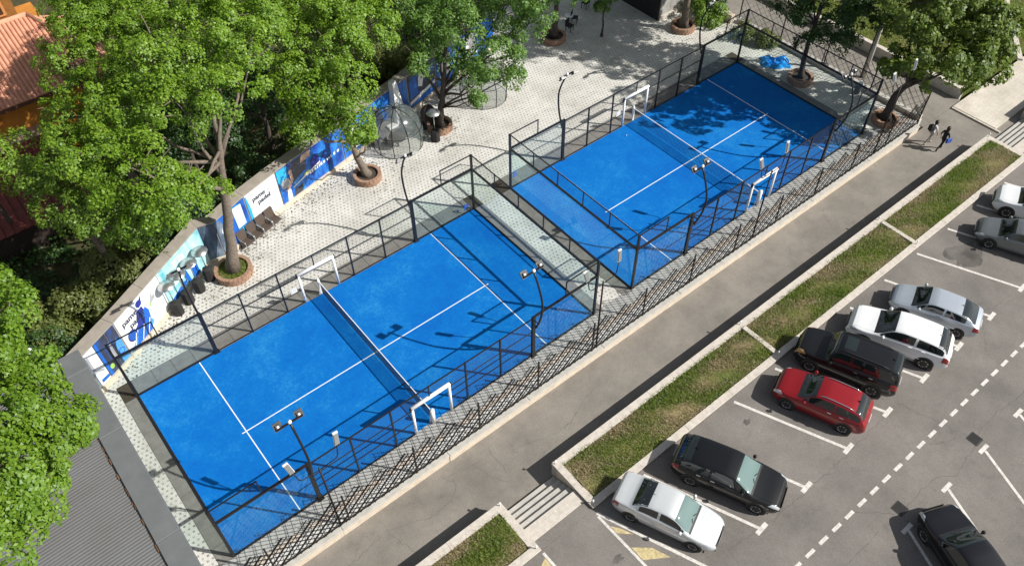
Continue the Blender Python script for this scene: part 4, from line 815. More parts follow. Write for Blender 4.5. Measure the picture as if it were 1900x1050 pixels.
k = 900; lx = RNG.uniform(0, 31, k); off_ = np.abs(RNG.normal(0, .9, k)) + .15; ly = np.interp(lx, [p[0] for p in WALL], [p[1] for p in WALL]) - off_
for cx_, cy_ in ((7.1, 4.3), (16.75, 6.2), (22.85, 7.3), (35, 10.3), (43, 5.3), (44.4, -4)):
    a_ = RNG.uniform(0, 2 * PI, 70); r_ = 1.05 + np.abs(RNG.normal(0, .8, 70)); lx = np.concatenate([lx, cx_ + r_ * np.cos(a_)]); ly = np.concatenate([ly, cy_ + r_ * np.sin(a_)])
ok = ly > .3; lx, ly = lx[ok], ly[ok]; k = len(lx); a_ = RNG.uniform(0, 2 * PI, k); P = np.stack([lx, ly, RNG.uniform(.006, .02, k)], 1); t_ = np.stack([np.cos(a_), np.sin(a_), RNG.uniform(-.1, .3, k) * 0], 1) * RNG.uniform(.03, .07, k)[:, None]; b_ = np.stack([-t_[:, 1], t_[:, 0], 0 * a_ + .012], 1) * .7
np_mesh('leaf_litter', np.stack([P - t_, P + b_, P + t_, P - b_ * np.array([1, 1, 0])], 1).reshape(-1, 3), np.arange(4 * k).reshape(-1, 4), leaf_mat('fallen_leaves', (.09, .07, .03), (.2, .2, .06)), None, 'stuff')
print('LEAF TRIS', sum(len(o.data.polygons) for o in bpy.data.objects if o.type == 'MESH' and o.name.split('.')[0] in ('crown', 'foliage', 'undergrowth')) * 2)
# ---------------------------------------------------------------- buildings
m_roofm = M('weathered_metal', (.155, .158, .165), .6, scale=.6, col2=(.135, .13, .125), detail=8)
m_flash = M('grey_flashing', (.14, .15, .152), .6, var=.12, scale=1.2)
m_rust = M('rust', (.20, .095, .04), .9, var=.5, scale=6, bump=.5)
sh = thing('shed', 'grey corrugated metal roofed shed beside the nearest court', 'shed', (0, 0, 0))
MB().box(-13, -1.32, -30, 1.3, -.9, 2.62).obj('wall', M('shed_wall', (.2, .2, .2), .8, var=.1), sh)
for k in range(27):   # overlapping corrugated sheets, ribs running across the roof
    y0 = 1.46 - k * 1.0; mb = MB(); n = 7; pr_ = []
    for i in range(n):
        a = y0 - i / n
        pr_ += [(a, 0), (a - .045, 0), (a - .07, .02), (a - .115, .02)]
    pr_.append((y0 - 1.0 - .02, 0))
    b0 = len(mb.v)
    for (yy, zz) in pr_: mb.v += [(-13.2, yy, 2.30 + zz + .004 * (k % 2)), (-2.02, yy, 2.92 + zz + .004 * (k % 2))]
    for i in range(len(pr_) - 1): mb.f.append((b0 + 2 * i, b0 + 2 * i + 1, b0 + 2 * i + 3, b0 + 2 * i + 2))
    mb.obj('roof_sheet', m_roofm, sh)
ys = [1.62, .3, -3.6, -9.4, -13.2, -18, -24, -30]
for a, b in zip(ys, ys[1:]): MB().bbox(-2.1, -1.14, b + .006, a - .006, 2.62, 3.04, .02).obj('flashing', m_flash, sh)
MB().box(-13, -2.11, 1.47, 1.62, 2.2, 2.9).obj('fascia', m_flash, sh)
rb = MB(); y = 1.4
while y > -14:
    l = random.uniform(.1, .5); rb.bbox(-2.13 - random.uniform(.0, .06), -2.112, y - l, y, 2.93, 2.955 + random.uniform(0, .04), .01); y -= l + random.uniform(.05, .6)
rb.obj('rust_streak', m_rust, sh, kind='stuff')
m_terra = M('terracotta', (.60, .29, .185), .85, var=.16, scale=2.2, bump=.3)
m_terrad = M('dark_red_sheet', (.16, .035, .03), .7, var=.2, scale=1.5)
m_orange = M('orange_render', (.50, .20, .03), .9, var=.15, scale=1.5)
ho = thing('house', 'orange house with terracotta tiled roof half hidden by trees at the top left corner', 'house', (0, 0, 0))
MB().box(-24, 6.6, 19.9, 30, -.9, 4.75).obj('wall', m_orange, ho)
MB().box(-24, 5.2, 25.6, 34, 5.0, 9.4).obj('wall', M('ochre_timber', (.24, .105, .02), .8, var=.2, scale=3), ho)
for x in (4.9, 2.2, -.5):
    f_ = MB().box(x - 1.9, x - .25, 25.5, 25.6, 6.6, 8.8).obj('window', M('orange_frame', (.5, .22, .08), .7), ho); MB().box(x - 1.75, x - .4, 25.46, 25.5, 6.75, 8.65).obj('pane', M('dark_pane', (.05, .03, .015), .2), f_)
k = 0; x = 7.6
while x > -14:   # tile columns from ridge to eave
    y1 = 25.4 if x < 5.6 else 25.4 - (x - 5.6) * 2.2; z1 = 4.7 + (y1 - 19.3) * .262
    mb = MB(); q = [(-.10, 0), (-.07, .07), (0, .10), (.07, .07), (.10, 0), (.145, -.01)]; n = len(q)
    for (a, z) in q: mb.v.append((x + a, 19.25, 4.7 + z))
    for (a, z) in q: mb.v.append((x + a, y1, z1 + z))
    for i in range(n - 1): mb.f.append((i, i + 1, n + i + 1, n + i))
    mb.f.append(tuple(range(n)))
    mb.obj('tile_row', m_terra, ho, smooth=False); x -= .245
MB().tube([(-14, 25.4, 6.34), (5.6, 25.4, 6.34)], .16, 8).obj('ridge_tile', m_terra, ho, smooth=True); MB().tube([(5.6, 25.4, 6.34), (8.0, 20.0, 4.95)], .14, 8).obj('hip_tile', m_terra, ho, smooth=True)
MB().poly([(5.6, 25.38, 6.25), (8.0, 19.3, 4.66), (9.4, 25.4, 4.9)]).obj('roof', m_terra, ho)
MB().box(-14, 8.0, 19.18, 19.24, 4.5, 4.72).obj('gutter', M('brown_gutter', (.12, .05, .03), .6), ho)
MB().lathe([(0, -.2), (.18, -.1), (.2, .05), (.1, .15)], 10, (.9, 19.6, 3.9)).obj('lamp', m_white, ho, smooth=True)
MB().box(-20, 3.0, 19.2, 19.88, 2.3, 2.75).obj('ledge', M('pink_ledge', (.42, .27, .22), .8, var=.1), ho)
an = thing('annexe', 'low annexe with a dark red ribbed roof in front of the orange house', 'house', (0, 0, 0))
MB().box(-22, 3.0, 12.9, 19.1, -.9, 1.7).obj('wall', M('dark_timber', (.03, .02, .015), .9), an)
x = 3.2
while x > -10:
    MB().add([(x, 12.5, 1.85), (x - .46, 12.5, 1.85), (x - .46, 19.15, 2.45), (x, 19.15, 2.45), (x - .04, 12.5, 1.92), (x - .09, 12.5, 1.92), (x - .09, 19.15, 2.52), (x - .04, 19.15, 2.52)], [(0, 1, 2, 3), (4, 5, 6, 7), (0, 4, 7, 3), (5, 1, 2, 6)]).obj('roof_sheet', m_terrad, an); x -= .47
ki = thing('kiosk', 'black clad kiosk at the top of the plaza in deep shade', 'kiosk', (0, 0, 0))
m_blackc = M('black_cladding', (.012, .013, .014), .5); m_greyc = M('grey_stone_cladding', (.33, .32, .30), .85, var=.25, scale=2)
MB().box(42.5, 50, 7.32, 14, 0, 3.3).obj('wall', m_greyc, ki)
for i in range(7): MB().bbox(42.4, 42.495, 7.24 + i * .96, 8.19 + i * .96, 0.02, 3.2, .01).obj('cladding_panel', m_blackc, ki)
for i in range(5): MB().bbox(42.52 + i * 1.1, 43.6 + i * 1.1, 7.22, 7.315, .35, 3.2, .01).obj('cladding_panel', m_greyc, ki)
MB().box(42.5, 48, 7.12, 7.31, 0, .33).obj('plinth', m_kerb, ki); MB().box(42.1, 50.2, 6.9, 14.2, 3.31, 3.5).obj('roof', m_blackc, ki)
MB().box(42.36, 42.398, 9.3, 12.8, .9, 2.7).obj('window', M('kiosk_glass', (.01, .015, .015), .05), ki)
po = thing('utility_pole', 'tall grey pole rising beside the path behind the far lattice fence', 'pole', (48.75, -6.2, -.496)); MB().tube([(0, 0, 0), (0, 0, 3), (-.15, .0, 10)], [.13, .12, .09], 10).obj('pole', m_conc, po, smooth=True); MB().tube([(-.2, .1, 0), (-.2, .1, 9)], .05, 6).obj('conduit', m_black, po)
gl = thing('globe_lamp', 'white globe garden lamp between the grey shed and the bushes', 'lamp', (-2.9, 3.0, -.06)); MB().tube([(0, 0, 0), (0, 0, 2.9)], .04).obj('post', m_black, gl); MB().lathe([(0, -.16), (.12, -.11), (.16, 0), (.12, .11), (0, .16)], 14, (0, 0, 3.0)).obj('globe', m_white, gl, smooth=True)
t = thing('rubbish_bin', 'small grey bin behind the far court fence beside the pale slab', 'bin', (46.2, -7.3, 0)); MB().lathe([(.2, 0), (.26, .7), (.28, .72), (.24, .72), (.2, .1), (0, .1)], 14).obj('body', m_flash, t); MB().lathe([(.28, .725), (.2, .85), (0, .88)], 14).obj('lid', m_white, t)
# ---------------------------------------------------------------- car park markings
def mark(name, pts, mat, z=.304, parent=parking): return MB().poly([(x, y, z) for x, y in pts]).obj(name, mat, parent, kind='structure')
def stripe(name, a, b, w_, mat=m_mark, z=.304):
    a = Vector(a); b = Vector(b); d = (b - a).normalized(); n_ = Vector((-d.y, d.x)) * (w_ / 2); return mark(name, [a - n_, b - n_, b + n_, a + n_], mat, z)
for k in range(1, 13):
    xe = 14.53 + 2.96 * k; stripe('bay_line', (xe - 2.03, -18.2), (xe - .03, -23.0), .14); stripe('bay_end', (xe - .32, -23.08), (xe + .36, -23.02), .2, z=.308)
stripe('bay_line', (12.68, -18.2), (15.3, -24.6), .14); stripe('hatch_line', (12.62, -18.35), (12.66, -21.4), .12, z=.308); stripe('hatch_line', (9.81, -18.1), (9.84, -22), .12)
mark('hatch_band', [(12.72, -18.98), (13.0, -19.37), (13.22, -19.86), (12.72, -19.39)], m_yellow); mark('hatch_band', [(12.75, -20.2), (13.4, -20.75), (13.7, -21.5), (12.75, -20.89)], m_yellow)
mark('hatch_band', [(9.73, -18.3), (9.73, -18.85), (9.3, -18.9), (9.3, -18.5)], m_yellow)
for i in range(40): stripe('dash', (9.2 + i * .875, -24.98), (9.72 + i * .875, -24.98), .15)
for i in range(5):
    x = 22.15 + 2.93 * i; stripe('bay_line', (x, -26.95), (x - 2.1, -31.8), .13); stripe('bay_end', (x - .3, -26.85), (x + .34, -26.85), .18, z=.308)
m_grate = M('cast_iron', (.03, .028, .026), .6)
for (x, y), l in (((28.18, -26.33), 'square iron drain grate in the lane above the dark estate'), ((22.7, -26.15), 'iron drain grate at the nose of the bottom right black car')):
    t = thing('drain_grate', l, 'drain grate', (x, y, .3)); 
    for a in (-.27, .23): MB().box(a, a + .05, -.26, .26, .003, .014).obj('frame', m_grate, t); MB().box(-.215, .225, a, a + .04, .003, .014).obj('frame', m_grate, t)
    MB().box(-.21, .22, -.21, .225, .002, .005).obj('pit', m_black, t)
    for i in range(5): MB().box(-.2 + i * .085, -.16 + i * .085, -.2, .22, .006, .016).obj('bar', m_grate, t)
def stain(pts_c, r, n, mat, seed):
    rg = random.Random(seed); ph = [rg.uniform(0, 6.28) for _ in range(5)]
    return mark('stain', [(pts_c[0] + r[0] * math.cos(a) * (1 + .25 * math.sin(3 * a + ph[0]) + .15 * math.sin(7 * a + ph[1]) + .1 * math.sin(11 * a + ph[2])), pts_c[1] + r[1] * math.sin(a) * (1 + .25 * math.sin(2 * a + ph[3]) + .15 * math.sin(5 * a + ph[4]))) for a in [2 * PI * i / n for i in range(n)]], mat, .302)
def soft(name, col, al):
    mt, n, L, p, o = node_mat(name); tc = n.new('ShaderNodeTexCoord'); q = n.new('ShaderNodeTexNoise'); q.inputs['Scale'].default_value = .9; q.inputs['Detail'].default_value = 3; L.new(tc.outputs['Object'], q.inputs[0])
    r = n.new('ShaderNodeValToRGB'); r.color_ramp.elements[0].position = .3; r.color_ramp.elements[1].position = .75; r.color_ramp.elements[1].color = (al,) * 3 + (1,); L.new(q.outputs[0], r.inputs[0])
    p.inputs['Base Color'].default_value = rgba(col); p.inputs['Roughness'].default_value = .7; L.new(r.outputs[0], p.inputs['Alpha']); return mt
m_oil = soft('oil', (.06, .055, .05), .7); m_pale = soft('pale_wear', (.34, .31, .27), .5)
stain((38.1, -19.9), (1.1, .75), 40, m_oil, 3); stain((12.0, -20.2), (.25, .18), 20, m_oil, 6); stain((21.0, -19.3), (.2, .12), 24, m_oil, 8); stain((33.9, -19.6), (1.2, .9), 30, m_pale, 10)
# ---------------------------------------------------------------- cars
def pchip(xs, ys, x):
    xs = np.array(xs, float); ys = np.array(ys, float); h = np.diff(xs); dl = np.diff(ys) / h; d = np.zeros(len(xs))
    for i in range(1, len(xs) - 1):
        if dl[i - 1] * dl[i] > 0:
            w1 = 2 * h[i] + h[i - 1]; w2 = h[i] + 2 * h[i - 1]; d[i] = (w1 + w2) / (w1 / dl[i - 1] + w2 / dl[i])
    d[0] = dl[0]; d[-1] = dl[-1]; x = np.clip(x, xs[0], xs[-1]); i = np.clip(np.searchsorted(xs, x) - 1, 0, len(h) - 1); s = (x - xs[i]) / h[i]
    return ys[i] * (1 + 2 * s) * (1 - s) ** 2 + d[i] * h[i] * s * (1 - s) ** 2 + ys[i + 1] * s * s * (3 - 2 * s) + d[i + 1] * h[i] * s * s * (s - 1)
m_cglass = M('car_glass', (.012, .018, .018), .04, spec=.8, coat=.6); m_cglass_sunlit = M('sunlit_car_glass', (.13, .20, .19), .06, spec=.8, coat=.6)  # second glass paler teal: sunlight on two windscreens painted into the base colour
m_tyre = M('tyre', (.014, .014, .014), .85); m_rim = M('alloy', (.5, .5, .51), .3, metal=.8); m_trim = M('black_trim', (.016, .016, .017), .55)
m_head = M('headlamp', (.5, .53, .55), .12, spec=.9, coat=1.); m_tail = M('tail_lamp', (.28, .01, .01), .2, coat=.8); m_plate = M('number_plate', (.7, .7, .7), .4); m_chrome = M('chrome', (.7, .7, .7), .15, metal=.9); m_amber = M('amber_lamp', (.5, .27, .1), .2, coat=.6)
def car(loc, ang, label, paint, L, W, Ht, prof, cowl, rs, re, rb, belt, wr=.33, wheels=(.19, .79), rails=None, clad=False, screen=None, sunroof=False, rear_glass=(.0, 1.), name='parked_car', tails=True, headm=None):
    t = thing(name, label, 'car', (loc[0], loc[1], .3), math.radians(ang), 'parked cars'); S2 = L / 2
    ps = [p[0] for p in prof]; pz = [p[1] for p in prof]
    ztop = lambda u: pchip(ps, pz, u); hw_ = lambda u: W / 2 * pchip((0, .025, .08, .22, .75, .93, .985, 1), (.66, .8, .92, 1, 1, .95, .86, .76), u)
    bz = lambda u: pchip((0, .05, .18, .86, .95, 1), (.40, .25, .2, .2, .28, .44), u)
    bl = lambda u: pchip((0, cowl, .8, 1), (belt - .12, belt, belt + .06, belt + .05), u)
    def S(u, v):
        u = np.asarray(u, float); v = np.asarray(v, float); hw = hw_(u); zt = ztop(u); zb = bz(u); zs = np.minimum(bl(u), zt - .045); zs = np.maximum(zs, zb + .08)
        c = np.clip((zt - zs - .06) / (Ht - belt - .06), 0, 1)
        Y = np.stack([hw * .82, hw * .955, hw, hw * .99, hw * .955, hw * (.925 - .02 * c), hw * (.86 - .135 * c), hw * (.78 - .125 * c), hw * .42, 0 * hw]); hh = zs - zb
        Z = np.stack([zb, zb + .05, zb + .42 * hh, zb + .78 * hh, zs - .02, zs + .012, zs + (zt - zs) * (.62 + .3 * c), zt - .012 - .015 * c, zt + .008, zt + .02])
        i = np.clip(np.floor(v).astype(int), 0, 8); f = v - i; k = np.arange(len(u)); return np.stack([S2 - u * L, Y[i, k] * (1 - f) + Y[i + 1, k] * f, Z[i, k] * (1 - f) + Z[i + 1, k] * f], 1)
    us = np.unique(np.concatenate([np.linspace(0, .1, 9), np.linspace(.1, .9, 33), np.linspace(.9, 1, 9)] + [np.array(ps)])); nu = len(us)
    vs = [0, .5, 1, 1.5, 2, 2.5, 3, 3.5, 4, 4.5, 5, 5.5, 6, 6.5, 7, 7.5, 8, 8.5, 9]; nv = len(vs)
    g = np.stack([S(us, np.full(nu, v)) for v in vs], 1); full = np.concatenate([g, g[:, -2::-1] * np.array([1, -1, 1])], 1); m_ = full.shape[1]; mb = MB(); mb.v = [tuple(p) for p in full.reshape(-1, 3)]
    for i in range(nu - 1):
        for j in range(m_ - 1): mb.f.append((i * m_ + j, (i + 1) * m_ + j, (i + 1) * m_ + j + 1, i * m_ + j + 1))
        mb.f.append((i * m_, i * m_ + m_ - 1, (i + 1) * m_ + m_ - 1, (i + 1) * m_))
    mb.f.append(tuple(range(m_))); mb.f.append(tuple(reversed(range((nu - 1) * m_, nu * m_)))); body = mb.obj('body', paint, t, smooth=True)
    def patch(nm, u0, u1, v0, v1, mat, off=.006, parent=None, side=0, nu_=10, nv_=6, fu=None):
        # a skin laid on the body; side 0 spans both halves across the top
        A = np.linspace(0, 1, nu_ + 1); Bv = np.linspace(0, 1, nv_ + 1); P = []
        def pt(a, b):
            if fu: u, v = fu(a, b)
            else: u, v = u0 + (u1 - u0) * a, v0 + (v1 - v0) * b
            sg = side
            if side == 0:
                vv = v if v <= 9 else 18 - v; sg = 1 if v <= 9 else -1; v = vv
            q = [S(np.array([x]), np.array([y]))[0] for x, y in ((u, v), (min(1, u + .004), v), (u, min(8.999, v + .03)), (max(0, u - .004), v), (u, max(0, v - .03)))]
            n_ = np.cross(q[2] - q[4], q[1] - q[3]); n_ = n_ / (np.linalg.norm(n_) + 1e-9)
            if n_[2] < -.2 or (abs(n_[2]) < .35 and n_[1] < -.2): n_ = -n_
            p = q[0] + n_ * off; return (p[0], p[1] * sg, p[2])
        mbp = MB(); mbp.v = [pt(a, b) for a in A for b in Bv]
        for i in range(nu_):
            for j in range(nv_): mbp.f.append((i * (nv_ + 1) + j, (i + 1) * (nv_ + 1) + j, (i + 1) * (nv_ + 1) + j + 1, i * (nv_ + 1) + j + 1))
        return mbp.obj(nm, mat, parent or t, smooth=True)
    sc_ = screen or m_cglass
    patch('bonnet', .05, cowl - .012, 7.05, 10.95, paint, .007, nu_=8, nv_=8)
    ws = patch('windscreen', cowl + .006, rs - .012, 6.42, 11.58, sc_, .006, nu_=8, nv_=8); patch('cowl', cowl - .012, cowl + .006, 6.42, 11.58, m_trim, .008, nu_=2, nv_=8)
    for s in (.35, -.3): 
        a = S(np.array([cowl + .008]), np.array([7.3]))[0]; b = S(np.array([cowl + .02]), np.array([8.6]))[0]; MB().bar((a[0], s * 1.6 * abs(a[1]) * .75, a[2] + .03), (b[0] - .02, s * .2, b[2] + .03), .025).obj('wiper', m_trim, t)
    patch('rear_window', re + (rb - re) * (.06 + rear_glass[0]), re + (rb - re) * (.9 * rear_glass[1]), 6.5, 11.5, m_cglass, .006, nu_=6, nv_=8)
    mid = (rs + re) / 2 + .01
    for s in (1, -1):
        def win(a0, a1, nm):
            return patch(nm, 0, 0, 0, 0, m_cglass, .007, side=s, nu_=10, nv_=4, fu=lambda a, b: (a0 + (a1 - a0) * a, 5.1 + .86 * b))
        win(cowl + .05, mid - .012, 'side_window'); win(mid + .012, min(rb - .01, re + .08), 'side_window')
        for a0, a1 in ((cowl + .03, mid - .003), (mid + .003, wheels[1] - .02)):
            d = patch('door', a0, a1, 1.3, 4.9, paint, .006, side=s, nu_=8, nv_=6); hp_ = S(np.array([a1 - .035]), np.array([3.9]))[0]; MB().bar((hp_[0] + .09, s * (hp_[1] + .02), hp_[2]), (hp_[0] - .09, s * (hp_[1] + .02), hp_[2]), .03, .028).obj('handle', m_chrome if paint is not m_wpaint else paint, d)
        patch('headlight', 0, 0, 0, 0, headm or m_head, .009, side=s, nu_=6, nv_=4, fu=lambda a, b: (.012 + .1 * a * (1 - .35 * b), 3.1 + 2.4 * b + .6 * a))
        if tails: patch('tail_light', 0, 0, 0, 0, m_tail, .009, side=s, nu_=5, nv_=4, fu=lambda a, b: (.995 - .075 * a, 2.6 + 1.9 * b))
        mp = S(np.array([cowl + .075]), np.array([4.6]))[0]; mr = MB().lathe([(0, -.1), (.07, -.07), (.09, 0), (.07, .07), (0, .1)], 8, (mp[0], s * (mp[1] + .11), mp[2] + .08)); mro = mr.obj('mirror', paint, t, smooth=True); MB().bar((mp[0], s * (mp[1] - .02), mp[2] + .02), (mp[0], s * (mp[1] + .08), mp[2] + .06), .04).obj('stalk', m_trim, mro)
        if clad: patch('cladding', .2, .78, .3, 1.35, m_trim, .012, side=s, nu_=8, nv_=3)
        if rails:
            ra = S(np.linspace(rs + .02, re - .01, 8), np.full(8, 7.15)); MB().tube([(p[0], p[1] * s, p[2] + .045 * (1 if 0 < k < 7 else 0)) for k, p in enumerate(ra)], .022, 6).obj('roof_rail', rails, t, smooth=True)
        for wu in wheels:
            wx = S2 - wu * L; side_y = float(hw_(np.array([wu]))[0])
            ar = MB().tube([(wx, s * (side_y - .2), wr + .02), (wx, s * (side_y + .004), wr + .02)], wr * 1.19, 28); ar.obj('wheel_arch', m_trim, t)
            wh = thing_part('wheel', t, (wx, s * (side_y + .012), wr)); o_ = lambda y_: s * y_
            MB().add([], []).lathe([(wr * .62, 0), (wr * .94, 0), (wr, -.03), (wr, -.18), (wr * .94, -.2), (wr * .62, -.2)], 24).obj('tyre', m_tyre, wh, smooth=True)
            rim = MB().lathe([(0, -.035), (wr * .2, -.03), (wr * .22, -.05)], 16)
            for i in range(7):
                a = 2 * PI * i / 7; rim.bar((wr * .15 * math.cos(a), wr * .15 * math.sin(a), -.03), (wr * .6 * math.cos(a), wr * .6 * math.sin(a), -.02), wr * .15, .03)
            rim.lathe([(wr * .56, -.03), (wr * .64, .004), (wr * .66, -.03)], 24); rim.obj('rim', m_rim, wh)
            MB().lathe([(0, -.07), (wr * .62, -.07)], 20).obj('brake', m_trim, wh); wh.rotation_euler = (-s * PI / 2, 0, 0)
    fm = S2 - .0; MB().bbox(-.01, .01, -.5, .5, 0, .16, .005).obj('grille', m_trim, t, loc=(S2 + .004, 0, .5)); MB().box(S2 + .01, S2 + .022, -.26, .26, .38, .49).obj('number_plate', m_plate, t); MB().box(-S2 - .022, -S2 - .004, -.26, .26, .62, .73).obj('number_plate', m_plate, t)
    MB().box(S2 - .02, S2 + .006, -.62, .62, .33, .37).obj('bumper_trim', m_trim, t)
    if sunroof: patch('sunroof', rs + .03, rs + .14, 8.0, 10.0, m_cglass, .008, nu_=3, nv_=4)
    an_ = S(np.array([re - .02]), np.array([8.9]))[0]; MB().add([(an_[0], -.015, an_[2] + .005), (an_[0] - .16, -.02, an_[2]), (an_[0] - .16, .02, an_[2]), (an_[0] - .13, 0, an_[2] + .07)], [(0, 1, 3), (0, 3, 2), (1, 2, 3), (0, 2, 1)]).obj('antenna', m_trim if paint is m_rpaint or paint is m_bpaint else paint, t)
    return t
def thing_part(nm, parent, loc):
    o = bpy.data.objects.new(nm, None); COL.objects.link(o); o.parent = parent; o.location = loc; o.empty_display_size = .1; return o
def paintm(name, c, metal=.0, rough=.5): return M(name, c, rough, metal=metal, coat=1., spec=.15, var=.03, scale=2)
m_rpaint = paintm('red_paint', (.25, .006, .011), .2); m_bpaint = paintm('black_paint', (.0035, .004, .005)); m_wpaint = paintm('white_car_paint', (.80, .81, .82)); m_spaint = paintm('silver_paint', (.50, .55, .61), .45, .32); m_s2paint = paintm('pale_silver_paint', (.66, .68, .69), .3, .32); m_gpaint = paintm('grey_paint', (.17, .185, .19), .4, .33); m_b2paint = paintm('soft_black_paint', (.005, .0055, .008))
SUVP = lambda H, hood, rear=.62: [(0, .5), (.012, .68), (.05, hood - .1), (.2, hood), (.27, hood + .06), (.44, H - .06), (.54, H), (.74, H - .03), (.875, H - .12), (.955, hood + .12), (.985, hood - .06), (.995, .8), (1, .55)]
BOXP = lambda H, hood: [(0, .55), (.012, .75), (.04, hood - .06), (.22, hood), (.275, hood + .05), (.36, H - .08), (.44, H), (.8, H - .01), (.93, H - .06), (.965, H - .35), (.99, .85), (1, .6)]
SEDP = lambda H: [(0, .46), (.012, .60), (.06, .74), (.18, .86), (.255, .93), (.40, H - .09), (.50, H), (.62, H - .015), (.72, H - .11), (.835, 1.06), (.88, 1.03), (.965, .99), (.99, .85), (1, .6)]
HATP = lambda H: [(0, .46), (.012, .60), (.06, .74), (.18, .86), (.245, .93), (.385, H - .09), (.48, H), (.68, H - .03), (.80, H - .10), (.93, 1.05), (.975, .97), (.992, .82), (1, .6)]
car((24.2, -20.85), 110.5, 'shiny red crossover with silver roof rails parked nose to the kerb', m_rpaint, 4.25, 1.8, 1.56, SUVP(1.56, .98), .265, .44, .83, .955, 1.0, .34, rails=m_chrome, clad=True)
car((26.85, -20.3), 111.5, 'black boxy four by four with a sunroof, between the red crossover and the white crossover', m_bpaint, 4.8, 1.9, 1.9, BOXP(1.9, 1.16), .275, .38, .86, .985, 1.14, .37, rails=m_trim, sunroof=True, headm=m_amber, rear_glass=(.1, .75))
car((30.05, -20.95), 112.5, 'white sloping backed crossover between the black four by four and the silver hatchback', m_wpaint, 4.8, 1.9, 1.68, SUVP(1.68, 1.04), .27, .44, .83, .955, 1.08, .37, clad=True)
car((32.95, -21.1), 111.5, 'silver blue hatchback, parked beside the white crossover next to the empty bays', m_spaint, 4.25, 1.72, 1.45, HATP(1.45), .245, .40, .74, .945, .95, .31)
car((40.75, -21.3), 112, 'dark grey liftback cut off by the right edge of the photo', m_gpaint, 4.45, 1.75, 1.47, HATP(1.47), .245, .40, .74, .945, .95, .32)
car((43.7, -20.6), 112, 'white compact crossover in the top right corner with its nose over the kerb', m_wpaint, 4.4, 1.82, 1.66, SUVP(1.66, 1.02), .265, .44, .83, .955, 1.04, .35)
car((18.05, -20.65), -66, 'black fastback backed up to the kerb beside the pale silver saloon', m_bpaint, 4.8, 1.88, 1.56, SUVP(1.56, .98), .27, .44, .83, .955, 1.0, .36, screen=m_cglass_sunlit)
car((14.8, -20.2), -67, 'pale silver saloon reversed to the kerb beside the yellow hatching', m_s2paint, 4.55, 1.72, 1.48, SEDP(1.48), .255, .42, .655, .82, .95, .31, screen=m_cglass_sunlit)
car((22.45, -29.2), 66.6, 'glossy black car at the bottom right in the opposite parking row', m_b2paint, 4.75, 1.85, 1.6, SUVP(1.6, 1.0), .27, .44, .84, .955, 1.02, .35)
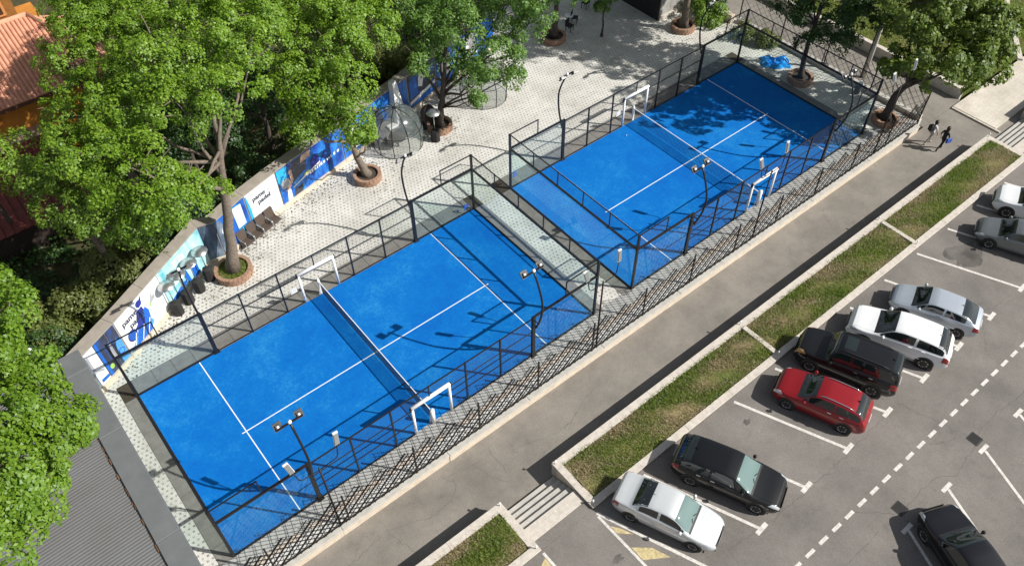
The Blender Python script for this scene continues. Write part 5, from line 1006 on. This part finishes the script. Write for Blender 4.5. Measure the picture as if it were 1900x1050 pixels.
# ---------------------------------------------------------------- people
def person(loc, rz, label, top, legs, hairm, hair_len, s=1.):
    t = thing('person', label, 'person', loc, rz); V = {}; R_ = {}; E_ = []
    def v(k, p, r, par=None):
        V[k] = (p[0] * s, p[1] * s, p[2] * s); R_[k] = r * s
        if par: E_.append((par, k))
    v('pel', (0, 0, .94), .125); v('wai', (.01, 0, 1.08), .115, 'pel'); v('che', (.03, 0, 1.28), .135, 'wai'); v('neb', (.02, 0, 1.43), .075, 'che'); v('nec', (.03, 0, 1.5), .052, 'neb'); v('chin', (.06, 0, 1.575), .075, 'nec'); v('hed', (.05, 0, 1.66), .098, 'chin'); v('top', (.04, 0, 1.735), .06, 'hed'); v('nose', (.155, 0, 1.635), .016, 'hed')
    for sd, q in (('l', 1), ('r', -1)):
        fw = .2 * q
        v(sd + 'hip', (0, .09 * q, .88), .1, 'pel'); v(sd + 'kne', (fw * .8 + .06, .1 * q, .5), .062, sd + 'hip'); v(sd + 'ank', (fw * 1.35 - .06, .1 * q, .1), .043, sd + 'kne'); v(sd + 'toe', (fw * 1.35 + .1, .11 * q, .04), .04, sd + 'ank')
        v(sd + 'sho', (.02, .19 * q, 1.39), .068, 'che'); v(sd + 'elb', (-fw * .5, .25 * q, 1.13), .046, sd + 'sho'); v(sd + 'wri', (-fw * .6 + .1, .24 * q, .9), .032, sd + 'elb'); v(sd + 'pal', (-fw * .6 + .13, .235 * q, .83), .03, sd + 'wri')
        for i in range(4): v(sd + 'f%d' % i, (-fw * .6 + .10 + .022 * i, .23 * q, .775 - .006 * (1 - abs(i - 1.5))), .0095, sd + 'pal'); v(sd + 'g%d' % i, (-fw * .6 + .105 + .022 * i, .215 * q, .735 - .008 * (2 - abs(i - 1.5))), .008, sd + 'f%d' % i)
        v(sd + 'th', (-fw * .6 + .18, .21 * q, .80), .011, sd + 'pal')
    ks = list(V); me = bpy.data.meshes.new('body'); me.from_pydata([V[k] for k in ks], [(ks.index(a), ks.index(b)) for a, b in E_], [])
    o = bpy.data.objects.new('body', me); COL.objects.link(o); md = o.modifiers.new('skin', 'SKIN'); md.use_smooth_shade = True; o.modifiers.new('sub', 'SUBSURF').levels = 1
    for i, k in enumerate(ks):
        sv = me.skin_vertices[0].data[i]; sv.radius = (R_[k], R_[k]); sv.use_root = (k == 'pel')
    dg = bpy.context.evaluated_depsgraph_get(); me2 = bpy.data.meshes.new_from_object(o.evaluated_get(dg)); bpy.data.objects.remove(o); me2.name = 'body'; me2.materials.clear()
    for mm in (m_skin, top, legs, m_shoe): me2.materials.append(mm)
    for p in me2.polygons:
        c = p.center / s; mi = 0
        if c.z < .08: mi = 3
        elif c.z < .98 and abs(c.y) < .19: mi = 2
        elif c.z < 1.46 and (c.z > 1.12 or abs(c.y) < .19): mi = 1
        p.material_index = mi; p.use_smooth = True
    link('body', me2, t)
    hr = MB().lathe([(.0, .115), (.07, .10), (.108, .04), (.112, -.03), (.095, -.09 - hair_len)], 14, (.025 * s, 0, 1.675 * s), a0=.9, a1=2 * PI - .9); hr.obj('hair', hairm, t, smooth=True)
    MB().lathe([(0, .118), (.07, .104), (.1, .06)], 14, (.04 * s, 0, 1.675 * s)).obj('hair', hairm, t, smooth=True)
    for q in (-1, 1): MB().lathe([(0, -.012), (.012, 0), (0, .012)], 6, (.148 * s, .034 * q, 1.665 * s)).obj('eye', m_trim, t)
    return t
m_skin = M('skin', (.48, .29, .2), .6); m_shoe = M('shoe', (.3, .29, .28), .7); m_hair = M('dark_hair', (.02, .014, .011), .6); m_cl1 = M('pale_grey_shirt', (.55, .55, .58), .85, var=.08, scale=9); m_cl2 = M('light_trousers', (.42, .38, .33), .85, var=.08); m_cl3 = M('black_clothes', (.014, .015, .02), .85, var=.2)
person((45.85, -12.95, -.5), -.45, 'person in a pale grey shirt and light trousers walking with a dark backpack', m_cl1, m_cl2, m_hair, .06)
person((45.85, -13.75, -.5), -.35, 'person in black clothes walking with a blue bag at the side', m_cl3, m_cl3, m_hair, .12)
bp_ = MB(); bp_.bbox(-.11, .09, -.15, .15, -.2, .22, .06); o = bp_.obj('backpack', m_blackf, loc=(45.66, -12.86, .78)); o.rotation_euler = (0, 0, -.45); tag(o, 'dark backpack worn by the walker in the pale shirt', 'backpack')
o = MB().bbox(-.17, .17, -.06, .06, -.18, .14, .03).obj('shoulder_bag', M('blue_cloth', (.04, .1, .42), .8, var=.1), loc=(45.9, -14.06, .42)); o.rotation_euler = (0, 0, -.35); tag(o, 'blue bag carried by the walker in black clothes', 'bag')
